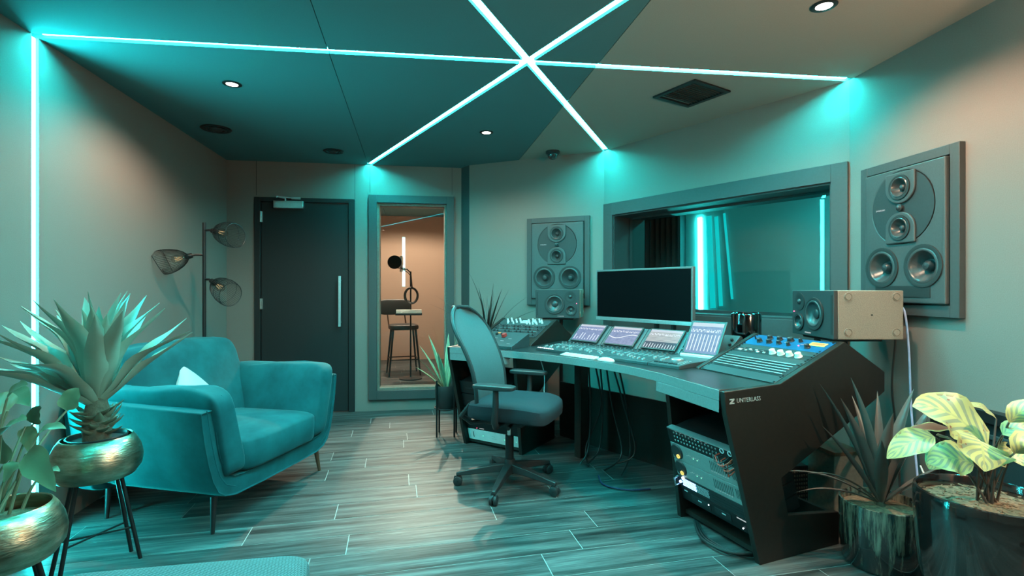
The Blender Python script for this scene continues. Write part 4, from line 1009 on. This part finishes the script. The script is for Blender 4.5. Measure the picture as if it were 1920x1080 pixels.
mb = MB(); mb.loft(rings); part(oc, 'backrest_mesh', mb, 'chair_mesh')
edge = [(bk(i/24)[0]+.050, -bhw(i/24), bk(i/24)[1]) for i in range(25)]+[(bk(1)[0]+.05*(y/ bhw(1))**2*0+.012, y, bk(1)[1]+.004) for y in (-.04, 0, .04)]+[(bk(i/24)[0]+.050, bhw(i/24), bk(i/24)[1]) for i in range(24, -1, -1)]
part(oc, 'backrest_frame', MB().tube([(p[0]-.008, p[1], p[2]) for p in edge], .013, 8), 'black_plastic')
for sy in (-1, 1):
    part(oc, 'back_bracket', MB().tube([(-.12, sy*.08, .40), (-.20, sy*.13, .395), (-.235, sy*.18, .44), (-.165, sy*.205, .52)], [.018, .018, .016, .013], 8), 'black_plastic')
    arm = MB(); arm.tube([(.0, sy*.10, .405), (.01, sy*.235, .41), (.02, sy*.272, .45), (.03, sy*.278, .55), (.03, sy*.278, .632)], [.018, .019, .020, .018, .016], 10); ao = part(oc, 'arm_post', arm, 'black_plastic')
    mb = MB(); mb.superbox((.02, sy*.278, .645), (.255, .088, .030), .45, 20); part(oc, 'arm_pad', mb, 'black_plastic')

# ------------------------------------------------------------------ plants
def blade(path, w, nrm, prof, cup=.15, thick=.002, wave=0, rnd=0.0, nw=7):
    P = [Vector(p) for p in path]; n = len(P); mb = MB(); rings = []; luv = []; low = []; nh = Vector(nrm)
    top = [-1+2*j/(nw-1) for j in range(nw)]; bot = top[-2:0:-1]
    for i, p in enumerate(P):
        t = i/(n-1); d = (P[min(i+1, n-1)]-P[max(i-1, 0)]).normalized(); sd = d.cross(nh); sd = sd.normalized() if sd.length > 1e-4 else d.orthogonal(); nn = sd.cross(d)
        hw_ = max(w*prof(t)/2, .0006); ring = []
        for k, tt in enumerate(top+bot):
            up = k < nw; e = (1-tt*tt)*thick*(1 if up else -1)*(.3+.7*prof(t)); wv = wave*math.sin(t*13+(2 if tt > 0 else 0))*tt*tt
            ring.append(p+sd*tt*hw_+nn*(cup*hw_*tt*tt+e+wv*hw_)); luv.append((t, tt, rnd)); low.append(0.0 if up else 1.0)
        rings.append(ring)
    mb.loft(rings); mb.a['luv'] = luv; mb.a['lower'] = low; return mb
def arc(base, az, el, L, droop, n=10, kink=0):
    p = Vector(base); out = [p.copy()]
    for i in range(n):
        e = el-droop*((i+.5)/n)**1.4+kink*math.sin((i+.5)/n*PI*2); out.append(out[-1]+Vector((math.cos(az)*math.cos(e), math.sin(az)*math.cos(e), math.sin(e)))*(L/n))
    return out
def upn(az, el): return Vector((-math.cos(az)*math.sin(el), -math.sin(az)*math.sin(el), math.cos(el)))
sword = lambda t: (.55+.9*t)*(1 if t < .5 else 1) if t < .45 else max(.02, (1-((t-.45)/.55)**1.7))*.955
agp = lambda t: .62+.38*math.sin(min(t/.45, 1)*PI/2) if t < .45 else max(.015, 1-((t-.45)/.55)**1.5)
thin = lambda t: max(.02, min(1, .5+2.5*t)*(1-t**1.8))
oval = lambda t: max(.03, math.sin(PI*min(1, t**.8))**.75)
spear = lambda t: max(.02, math.sin(PI*min(1, t**.55))**.8)
def bowl_planter(x, y, label, legh, s=1.0, inner=True):
    t = thing('bowl_planter', label, 'planter', TM(x, y, 0, R(10)), 'hammered brass bowls on black legs')
    z = legh; b = [(.001, 0), (.095, 0), (.135, .012), (.158, .045), (.163, .085), (.155, .125), (.140, .158), (.126, .178), (.122, .180), (.120, .176), (.132, .150), (.146, .100), (.14, .05), (.09, .02), (.001, .02)]
    part(t, 'bowl', MB().lathe([(r*s, z+q*s) for r, q in b], 48), 'hammered_brass')
    if inner: part(t, 'inner_pot', MB().lathe([(.098*s, z+.10*s), (.108*s, z+.182*s), (.103*s, z+.184*s), (.096*s, z+.165*s), (.001, z+.165*s)], 36), 'black_plastic')
    else: part(t, 'soil_fill', MB().lathe([(.132*s, z+.125*s), (.08*s, z+.135*s), (.001, z+.138*s)], 28), 'soil')
    for k in range(4):
        a = R(32+90*k) if k % 2 == 0 else R(-32+90*k+0); a = R((25, 65, 205, 245)[k])
        part(t, 'leg', MB().tube([(.080*s*math.cos(a), .080*s*math.sin(a), z+.004), (.150*s*math.cos(a), .150*s*math.sin(a), 0)], .0085, 10), 'black_metal')
    def lp(k, zz): a = R((25, 65, 205, 245)[k]); r = (.150+(.080-.150)*zz/z)*s; return (r*math.cos(a), r*math.sin(a), zz)
    for k0, k1 in ((0, 2), (1, 3)): part(t, 'cross_brace', MB().tube([lp(k0, .145), lp(k1, .145)], .0045, 6), 'black_metal')
    return t
AG = Vector((-1.775, 2.19, 0)); bowl_planter(AG.x, AG.y, 'brass bowl planter on legs holding the agave', .387)
ag = thing('agave', 'large grey green agave with long wavy sword leaves', 'plant', TM(AG.x, AG.y, 0))
part(ag, 'stem', MB().lathe([(.050, .545), (.052, .60), (.045, .68), (.030, .74), (.001, .76)], 16), 'bark')
rng = random.Random(5)
spec = []
for k in range(9): spec.append((R(40*k+rng.uniform(-12, 12)), R(rng.uniform(70, 84)), rng.uniform(.36, .45)))
for k in range(12): spec.append((R(30*k+rng.uniform(-9, 9)+12), R(rng.uniform(52, 66)), rng.uniform(.42, .50)))
for k in range(13): spec.append((R(27.7*k+rng.uniform(-8, 8)), R(rng.uniform(33, 47)), rng.uniform(.42, .50)))
for k in range(5): spec.append((R(150+22*k+rng.uniform(-5, 5)), R(rng.uniform(14, 26)), rng.uniform(.40, .46)))
for i, (az, el, L) in enumerate(spec):
    if math.cos(az) < -.5: L = min(L, .43/max(.3, math.cos(el)*-math.cos(az)) if math.cos(el)*-math.cos(az)*L > .40 else L)
    base = Vector((.028*math.cos(az), .028*math.sin(az), .66+.10*math.sin(el)))
    pth = arc(base, az, el+R(8), L, R(rng.uniform(-6, 26)), 12, R(rng.uniform(4, 13)))
    part(ag, 'leaf', blade(pth, rng.uniform(.068, .092), upn(az, el), agp, cup=.42, thick=.005, wave=.20, rnd=rng.random()), 'agave_leaf')
for i in range(30):
    az = R(137.5*i); el = R(rng.uniform(5, 50)); z = .575+.10*i/30
    base = Vector((.042*math.cos(az), .042*math.sin(az), z))
    part(ag, 'dry_leaf_base', blade(arc(base, az, el, rng.uniform(.05, .085), R(-25), 5), .042, upn(az, el), lambda t: max(.03, 1-t**1.6), cup=.5, thick=.004), 'agave_stub')

AN = Vector((-1.625, 1.63, 0)); bowl_planter(AN.x, AN.y, 'brass bowl planter at the left edge of the photo', .322, 1.0, False)
an = thing('leafy_plant', 'green broad leaved plant in the brass bowl at the left edge', 'plant', TM(0, 0, 0)); an.location = (AN.x, AN.y, 0)
AI = Matrix.Translation((-AN.x, -AN.y, 0)); an_z = .48
def leaf_px(parent, base_px, tip_px, Y0, Y1, w, m, nrm, prof, stalk_from, sm='stalk', cup=.2, wave=.05, sag=.0, inv=None, sr=.004):
    b = at(*base_px, Y0); tp = at(*tip_px, Y1); inv = inv or AI
    n = 12; pth = []
    for i in range(n+1):
        f = i/n; p = b.lerp(tp, f); p.z += sag*4*f*(1-f); pth.append(inv @ p)
    lf_ = part(parent, 'leaf', blade(pth, w, nrm, prof, cup=cup, thick=.0012, wave=wave, rnd=random.random(), nw=9), m)
    if stalk_from is not None:
        s0 = Vector(stalk_from); e = pth[0]; mid = s0.lerp(e, .55)+Vector((0, 0, .05)); q = [s0.lerp(mid, f).lerp(mid.lerp(e, f), f) for f in [i/8 for i in range(9)]]
        part(parent, 'stalk', MB().tube(q, [sr*1.3-(sr*.5)*i/8 for i in range(9)], 7), sm)
    return lf_
for bp, tp, Y0, Y1, w, nr in [((50, 850), (105, 922), 1.60, 1.52, .085, (-.2, -.75, .5)), ((14, 745), (52, 722), 1.55, 1.50, .05, (0, -.7, .7)), ((2, 815), (50, 787), 1.52, 1.50, .07, (0, -.4, .9)),
        ((20, 740), (55, 762), 1.66, 1.60, .07, (.2, -.6, .6)), ((62, 795), (78, 765), 1.70, 1.66, .05, (.3, -.8, .3)), ((74, 810), (124, 804), 1.66, 1.66, .045, (0, -.4, .9)),
        ((125, 770), (148, 728), 1.78, 1.80, .075, (.0, -.95, .2)), ((85, 890), (112, 884), 1.70, 1.70, .035, (0, -.3, .9)), ((38, 868), (8, 905), 1.6, 1.56, .07, (-.2, -.8, .4)), ((48, 800), (62, 860), 1.68, 1.68, .05, (.4, -.8, .2)),
        ((10, 870), (-25, 800), 1.62, 1.6, .08, (-.1, -.9, .3)), ((15, 770), (-30, 760), 1.58, 1.55, .09, (0, -.6, .7))]:
    leaf_px(an, bp, tp, Y0, Y1, w, 'anthurium_leaf', nr, spear, (random.uniform(-.04, .05), random.uniform(-.05, .05), an_z), sag=.012, wave=.12)

# snake plant on a stand by the booth window
SN = Vector((-.535, 4.19, 0)); t = thing('planter_stand', 'black pot in a thin black stand below the booth window', 'planter', TM(SN.x, SN.y, 0))
part(t, 'pot', MB().lathe([(.001, .215), (.070, .215), (.088, .25), (.094, .40), (.090, .41), (.084, .40), (.082, .37), (.001, .37)], 36), 'black_plastic')
part(t, 'ring', MB().tube([(.098*math.cos(2*PI*i/32), .098*math.sin(2*PI*i/32), .225) for i in range(33)], .005, 6), 'black_metal')
for k in range(4): a = R(45+90*k); part(t, 'leg', MB().cyl((.100*math.cos(a), .100*math.sin(a), 0), (.100*math.cos(a), .100*math.sin(a), .455), .0075, n=8), 'black_metal')
sn = thing('snake_plant', 'striped snake plant with upright pale edged leaves below the booth window', 'plant', TM(SN.x, SN.y, 0)); rng = random.Random(3)
for az, el, L in ((170, 62, .42), (150, 72, .47), (20, 84, .44), (200, 55, .33), (330, 74, .40), (90, 80, .46), (250, 70, .36), (185, 42, .30)):
    az, el = R(az), R(el); part(sn, 'leaf', blade(arc((.02*math.cos(az), .02*math.sin(az), .372), az, el, L, R(8), 9), .046, upn(az, el), sword, cup=.35, thick=.002), 'snake_leaf')

# spiky plant behind the left end of the desk
DR = Vector((-.235, 4.66, 0)); t = thing('floor_pot', 'tall dark pot hidden behind the left end of the desk', 'planter', TM(DR.x, DR.y, 0))
part(t, 'pot', MB().lathe([(.001, 0), (.10, 0), (.135, .40), (.130, .41), (.12, .37), (.001, .37)], 32), 'black_plastic')
dr_p = thing('dracaena', 'dark spiky dracaena rising behind the office chair back', 'plant', TM(DR.x, DR.y, 0)); part(dr_p, 'trunk', MB().cyl((0, 0, .37), (.01, 0, .74), .022, .018, 10), 'bark'); rng = random.Random(11)
for k in range(22):
    az = R(k*137.5); el = R(rng.uniform(38, 84)); part(dr_p, 'leaf', blade(arc((.01, 0, .72), az, el, rng.uniform(.44, .66)*(.75 if math.sin(az) > .1 else 1), R(rng.uniform(4, 30)), 9), .024, upn(az, el), thin, cup=.3, thick=.001), 'dracaena_leaf')

# cordyline pot at the right
CP = Vector((1.61, 2.235, 0)); t = thing('glazed_pot', 'dark pot with pale drip glaze in front of the desk end', 'planter', TM(CP.x, CP.y, 0))
part(t, 'pot', MB().lathe([(.001, 0), (.135, 0), (.146, .012), (.155, .12), (.157, .262), (.156, .272), (.150, .274), (.146, .268), (.145, .235), (.001, .235)], 56), 'drip_glaze')
mb = MB(); n = 22
mb.lathe([(.145, .238), (.10, .246), (.05, .250), (.001, .252)], 28); part(t, 'soil', mb, 'soil')
co = thing('cordyline', 'bronze sword leaved cordyline in the drip glazed pot', 'plant', TM(CP.x, CP.y, 0)); part(co, 'stem', MB().cyl((0, 0, .245), (0, 0, .31), .018, .012, 10), 'bark')
for az, el, L, w in ((178, 82, .56, .066), (200, 68, .53, .056), (15, 74, .52, .064), (0, 66, .54, .056), (265, 84, .42, .072), (165, 70, .56, .052), (60, 80, .48, .04), (235, 60, .40, .052), (188, 56, .44, .044), (330, 48, .30, .040), (10, 30, .26, .034), (172, 34, .44, .024), (188, 42, .38, .022), (300, 76, .40, .058), (165, 20, .34, .020), (100, 76, .46, .045)):
    az, el = R(az), R(el); part(co, 'leaf', blade(arc((.01*math.cos(az), .01*math.sin(az), .262), az, el, L, R(10 if el > R(45) else 45), 11), w, upn(az, el), sword, cup=.55, thick=.0015, rnd=random.random()), 'cordyline_leaf')

# calathea in the large glazed pot at the right edge
KP = Vector((1.665, 1.80, 0)); t = thing('large_glazed_pot', 'large glossy dark oxblood pot at the lower right corner', 'planter', TM(KP.x, KP.y, 0))
part(t, 'pot', MB().lathe([(.001, 0), (.140, 0), (.155, .02), (.190, .20), (.203, .38), (.205, .462), (.201, .476), (.193, .478), (.187, .468), (.185, .43), (.001, .43)], 64), 'oxblood_glaze')
mb = MB(); mb.lathe([(.186, .435), (.13, .447), (.06, .452), (.001, .455)], 36); part(t, 'soil', mb, 'soil')
rng = random.Random(2); ch = MB()
for k in range(170):
    a, r = rng.uniform(0, 2*PI), .172*math.sqrt(rng.random()); ch.cbox((0, 0, 0), (rng.uniform(.008, .026), .004, .003), TM(r*math.cos(a), r*math.sin(a), .456-.05*r, rng.uniform(0, PI), rng.uniform(-.4, .4)))
part(t, 'bark_chips', ch, 'soil', smooth=False, kind='stuff')
ka = thing('calathea', 'calathea with big striped yellow green leaves in the large pot', 'plant', TM(KP.x, KP.y, 0)); KI = Matrix.Translation((-KP.x, -KP.y, 0))
for bp, tp, Y0, Y1, w, nr, sag in [((1852, 838), (1711, 762), 1.74, 1.80, .165, (-.25, -.75, .75), .045), ((1753, 820), (1663, 860), 1.80, 1.82, .095, (-.1, -.7, .7), .02), ((1790, 806), (1697, 812), 1.86, 1.86, .055, (0, .25, -.9), .02),
        ((1838, 826), (1846, 884), 1.66, 1.60, .175, (0, -.85, .5), .02), ((1826, 872), (1738, 868), 1.70, 1.72, .115, (-.1, -.75, .6), .02), ((1868, 785), (1812, 758), 1.80, 1.80, .035, (.1, -.6, .75), .015),
        ((1892, 792), (1965, 778), 1.62, 1.55, .075, (.1, -.7, .7), .03), ((1880, 815), (1950, 808), 1.64, 1.58, .07, (0, -.6, .8), .02), ((1902, 850), (1975, 838), 1.58, 1.5, .10, (.2, -.7, .6), .02),
        ((1808, 845), (1755, 816), 1.78, 1.78, .05, (.1, .2, -.9), .015), ((1872, 830), (1886, 876), 1.68, 1.68, .105, (.4, -.8, .3), .0), ((1775, 850), (1742, 880), 1.82, 1.84, .085, (-.3, -.5, .7), .01), ((1895, 862), (1960, 880), 1.70, 1.66, .09, (.2, -.5, .8), .02)]:
    leaf_px(ka, bp, tp, Y0, Y1, w, 'calathea_leaf', nr, oval, (random.uniform(-.03, .04), random.uniform(-.03, .03), .45), sm='cordyline_leaf', sag=sag, inv=KI, cup=.12, wave=.16, sr=.0035)

# ------------------------------------------------------------------ low wall box, cases, cables at the right
t = thing('wall_equipment_box', 'low black equipment box with a frame on the right wall', 'equipment box', wm(WR, A_R, .566, 0, .10))
Lb = .80; mb = MB(); mb.box(0, .05, -.05, -.001, 0, .588).box(Lb-.05, Lb, -.05, -.001, 0, .588).box(.05, Lb-.05, -.05, -.001, .538, .588).box(.05, Lb-.05, -.05, -.001, 0, .05)
part(t, 'frame', mb, 'black_metal', bev=.003); part(t, 'face', MB().box(.05, Lb-.05, -.022, -.001, .05, .538), 'dark_panel', smooth=False)
part(t, 'ledge', MB().box(.05, Lb-.05, -.034, -.022, .47, .49), 'teal_panel', bev=.003)
for k in range(4): part(t, 'indicator', MB().box(.20+k*.03, .214+k*.03, -.024, -.022, .40, .408), 'print_teal', smooth=False)
t = thing('flight_case', 'small brown grey case standing behind the desk end', 'case', TM(1.765, 2.80, 0, R(8)))
part(t, 'body', MB().box(-.085, .085, -.10, .10, 0, .33), 'case_grey', bev=.006); part(t, 'lid_edge', MB().box(-.088, .088, -.103, .103, .315, .335), 'walnut', bev=.002)
t = thing('floor_grille_unit', 'low unit with a perforated grille on the floor behind the desk end', 'equipment box', TM(1.49, 2.83, 0, R(12)))
part(t, 'body', MB().box(-.11, .11, -.07, .07, 0, .235), 'black_metal', bev=.004); mb = MB()
for r_ in range(9):
    for c in range(14): mb.cbox((-.096+c*.0148, -.0715, .03+r_*.022), (.008, .003, .010))
part(t, 'grille', mb, 'case_grey', smooth=False, kind='stuff')
def cable(pts, r, m, label, name='cable'):
    P = [Vector(p) for p in pts]; out = []
    for i in range(len(P)-1):
        p0, p1, p2, p3 = P[max(i-1, 0)], P[i], P[i+1], P[min(i+2, len(P)-1)]
        for k in range(6):
            f = k/6; out.append(.5*((2*p1)+(p2-p0)*f+(2*p0-5*p1+4*p2-p3)*f*f+(3*p1-p0-3*p2+p3)*f**3))
    out.append(P[-1]); return solo(name, MB().tube(out, r, 8), m, label, 'cable', group='loose cables')
cable([(1.885, 2.52, 1.10), (1.93, 2.52, 1.09), (1.945, 2.51, .9), (1.95, 2.50, .6), (1.94, 2.45, .3), (1.92, 2.40, .02)], .0048, 'cable_blue', 'pale blue cable hanging from the back of the right studio speaker')
cable([(1.885, 2.56, 1.13), (1.915, 2.56, 1.12), (1.925, 2.57, .95), (1.915, 2.58, .7), (1.93, 2.56, .4), (1.90, 2.5, .03)], .0048, 'cable_black', 'black cable hanging from the right studio speaker beside the blue one')
cable([(1.93, 2.42, .36), (1.89, 2.30, .24), (1.80, 2.40, .20), (1.86, 2.48, .10), (1.93, 2.50, .03)], .004, 'cable_white', 'white looped cable behind the drip glazed pot')
for k, lab in enumerate(('black cable loop on the floor under the right rack bay', 'second black cable loop under the right rack bay', 'outermost black cable loop under the right rack bay')):
    o_ = WRm @ Vector((.02-.012*k, .40, .012+.008*k)); o2 = WRm @ Vector((-.05-.02*k, .25, .010+.004*k)); o3 = WRm @ Vector((-.03-.02*k, .10, .010+.006*k)); o4 = WRm @ Vector((.05, .04, .012+.006*k))
    cable([o_, o2, o3, o4], .006, 'cable_black', lab)
for k in range(6):
    u = -.22+.05*k; p = DM @ Vector((u, .60, .72)); q = DM @ Vector((u+.03*math.sin(k*2), .62+.02*k, .40)); r_ = DM @ Vector((u+.10*math.sin(k*5), .60+.03*k, .10)); z_ = DM @ Vector((u+.15*math.sin(k*3), .52, .012+.004*k))
    cable([p, q, r_, z_], .006, 'cable_black', ['black cable', 'thick black cable', 'twisted black cable', 'slack black cable', 'straight black cable', 'last black cable'][k]+' hanging under the middle of the desk, number %s from the left' % ['one', 'two', 'three', 'four', 'five', 'six'][k])
p = DM @ Vector((-.50, .40, .72)); cable([p, DM @ Vector((-.47, .42, .60)), DM @ Vector((-.45, .40, .45)), DM @ Vector((-.46, .42, .30))], .0035, 'cable_white', 'thin white cable hanging under the desk behind the armrest')
cable([DM @ Vector((.0, .45, .010)), DM @ Vector((.12, .36, .010)), DM @ Vector((.26, .40, .010)), DM @ Vector((.34, .52, .010))], .005, 'cable_purple', 'purple cable lying on the floor under the desk')

# ------------------------------------------------------------------ vocal booth seen through the tall window
def bpt(px, py, yloc):
    """point on the booth plane at local depth yloc behind the back wall"""
    o = BO @ Vector((0, yloc, 0)); nn = (BO.to_3x3() @ Vector((0, 1, 0))); r = Vector(((px-960)/F, 1, -(py-540)/F)); tt = (o-Vector((0, 0, EYE))).dot(nn)/r.dot(nn)
    return Vector((0, 0, EYE))+r*tt
p = bpt(757, 445, 3.6); q = bpt(757, 537, 3.6); nb = BO.to_3x3() @ Vector((0, -1, 0))
strip(p+nb*.002, q+nb*.002, nb, 'booth_reflection_strip', 'short glowing strip added on the booth wall as a reflection in the tall window', w=.045, m='booth_reflection_glow', ch=False)  # added glow on the wall imitates a light strip mirrored in the glass
pm_ = BO.inverted() @ bpt(771, 560, 1.9)
t = thing('bar_stool', 'black padded bar stool inside the booth behind the tall window', 'stool', BO @ TM(pm_.x-.12, 2.15, 0, R(10)))
mb = MB(); mb.superbox((0, 0, .66), (.40, .38, .08), .4, 20); part(t, 'seat', mb, 'bar_stool_black')
mb = MB(); mb.superbox((-.10, .20, .93), (.46, .06, .22), .4, 20, fn=lambda p, x, y, z: p+Vector((0, -.04*x*x, 0))); part(t, 'backrest', mb, 'bar_stool_black')
for sx in (-1, 1):
    part(t, 'back_post', MB().tube([(sx*.12-.06, .18, .66), (sx*.12-.09, .20, .90)], .010, 8), 'walnut')
    for sy in (-1, 1): part(t, 'leg', MB().tube([(sx*.15, sy*.14, .64), (sx*.21, sy*.19, 0)], [.016, .011], 8), 'black_metal')
part(t, 'foot_ring', MB().tube([(.19, -.17, .22), (-.19, -.17, .22), (-.19, .17, .22), (.19, .17, .22), (.19, -.17, .22)], .008, 6), 'black_metal')
t = thing('microphone_stand', 'microphone stand with pop filter and coiled cable inside the booth', 'microphone stand', BO @ TM(pm_.x, 1.75, 0))
part(t, 'base', MB().lathe([(.001, 0), (.15, 0), (.15, .015), (.02, .03), (.001, .03)], 24), 'black_metal')
part(t, 'pole', MB().cyl((0, 0, .03), (0, 0, 1.42), .011, n=10), 'black_metal')
part(t, 'boom_arm', MB().tube([(.02, 0, 1.20), (0, 0, 1.40), (-.05, -.02, 1.45), (-.10, -.03, 1.44)], .009, 8), 'black_metal')
mi = part(t, 'microphone', MB().lathe([(.001, 1.41), (.022, 1.415), (.024, 1.50), (.027, 1.505), (.027, 1.60), (.015, 1.625), (.001, 1.628)], 18), 'steel', TM(-.12, -.03, 0))
part(t, 'shock_mount', MB().tube([(.045*math.cos(2*PI*i/20), .045*math.sin(2*PI*i/20), 0) for i in range(21)], .006, 6), 'black_metal', TM(-.12, -.03, 1.46))
part(t, 'pop_filter', MB().lathe([(.001, -.003), (.085, -.003), (.09, 0), (.085, .003), (.001, .003)], 28), 'mesh_black', TM(-.20, -.10, 1.535) @ Matrix.Rotation(R(80), 4, 'X'))
part(t, 'pop_filter_arm', MB().tube([(0, 0, 1.36), (-.03, -.07, 1.40), (-.12, -.10, 1.46)], .005, 6), 'black_metal')
for k in range(3): part(t, 'cable_coil', MB().tube([((.075+.008*k)*math.cos(2*PI*i/24), -.03-.01*k, (.095+.006*k)*math.sin(2*PI*i/24)) for i in range(25)], .008, 6), 'cable_black', TM(.01, 0, 1.10))
ks = part(t, 'small_keyboard_tray', MB().box(-.19, .15, -.12, .02, .845, .87), 'black_plastic', bev=.003)
for k in range(11): part(ks, 'white_key', MB().box(-.012, .012, -.125, -.06, .870, .882), 'white_plastic', TM(-.165+k*.029, 0, 0), smooth=False)
part(ks, 'tray_back', MB().box(-.185, .145, -.05, .015, .87, .915), 'white_plastic', bev=.003)
def booth_light(label, x, y, energy, size, blend, soft, aim=None):
    l = bpy.data.lights.new('booth_lamp', 'SPOT'); l.energy = energy; l.color = (1, .68, .50); l.spot_size = R(size); l.spot_blend = blend; l.shadow_soft_size = soft
    t = thing('booth_downlight', label, 'ceiling light', BO @ TM(x, y, CEIL))
    part(t, 'trim_ring', MB().lathe([(.04, 0), (.065, 0), (.065, -.006), (.045, -.006)], 24), 'black_metal'); part(t, 'lens', MB().lathe([(.001, -.003), (.043, -.003), (.043, -.001)], 20), 'lamp_lens')
    mw = TM(0, 0, -.015)
    if aim is not None:
        d = (BO @ TM(x, y, 0)).inverted() @ Vector(aim); d = Vector((d.x, d.y, aim[2]-CEIL)); mw = mw @ d.to_track_quat('-Z', 'Y').to_matrix().to_4x4()
    link('booth_beam', l, t, mw)
booth_light('warm downlight deep in the vocal booth, out of view', 1.45, 2.2, 330, 165, .3, .04)
booth_light('aimed warm spotlight in the booth ceiling beside the tall window, out of view', 1.94, .67, 620, 66, .6, .02, (-.33, 3.0, .0))




# ------------------------------------------------------------------ live room seen through the wide window
def lpt(px, py, yloc):
    o = LO @ Vector((0, yloc, 0)); nn = (LO.to_3x3() @ Vector((0, 1, 0))); r = Vector(((px-960)/F, 1, -(py-540)/F)); tt = (o-Vector((0, 0, EYE))).dot(nn)/r.dot(nn)
    return Vector((0, 0, EYE))+r*tt
nlv = LO.to_3x3() @ Vector((0, -1, 0))
strip(lpt(1314, 592, 2.49), lpt(1312, 408, 2.49), nlv, 'live_room_light_strip', 'bright vertical light strip in the room behind the wide window', w=.055, m='led_teal_live', ch=False)
for (xa, ya, xb, yb), lab, w_ in (((1329, 405, 1337, 578), 'broad dim teal strip added as a ghost reflection next to the bright strip behind the window', .07), ((1343, 406, 1352, 574), 'middle dim teal strip added as a ghost reflection, leaning behind the window', .05), ((1358, 400, 1373, 561), 'thinnest and farthest right dim teal strip added as a ghost reflection behind the window', .03)):
    strip(lpt(xb, yb, 2.47), lpt(xa, ya, 2.47), nlv, 'ghost_reflection_strip', lab, w=w_, m='ghost_reflection_glow', ch=False)  # added strips imitate the bright strip's ghost reflections between the panes
cu_m = MB(); rings = []
a0 = LO.inverted() @ lpt(1196, 500, .75); a1 = LO.inverted() @ lpt(1276, 500, .75)
nf = 60; top = []; 
pts = [(a0.x-.25+(a1.x-a0.x+.25)*i/nf, .75+.025*math.sin(i*1.25)) for i in range(nf+1)]
pts2 = [(p_[0], p_[1]+.006) for p_ in pts[::-1]]
cu_m.prism(pts+pts2, .02, 2.36); solo('black_curtain', cu_m, 'curtain_black', 'black folded curtain hanging behind the left side of the wide window', 'curtain', LO)
t = thing('live_room_downlight', 'small warm downlight seen through the wide window', 'ceiling light', I4()); pp = lpt(1477, 391, 1.6); t.location = (pp.x, pp.y, CEIL)
part(t, 'trim_ring', MB().lathe([(.04, 0), (.065, 0), (.065, -.006), (.045, -.006)], 24), 'black_metal'); part(t, 'lens', MB().lathe([(.001, -.006), (.045, -.006), (.045, -.001)], 20), 'lamp_lens')
l = bpy.data.lights.new('live_beam', 'SPOT'); l.energy = 10; l.color = WARM; l.spot_size = R(120); l.spot_blend = .6; l.shadow_soft_size = .04; link('live_beam', l, t, TM(0, 0, -.015))
strip(LO @ Vector((.6, 1.2, CEIL-.001)), LO @ Vector((3.6, 1.7, CEIL-.001)), (0, 0, -1), 'live_room_ceiling_strip', 'teal light strip on the ceiling of the room behind the wide window', w=.03, m='led_teal_live', ch=False)
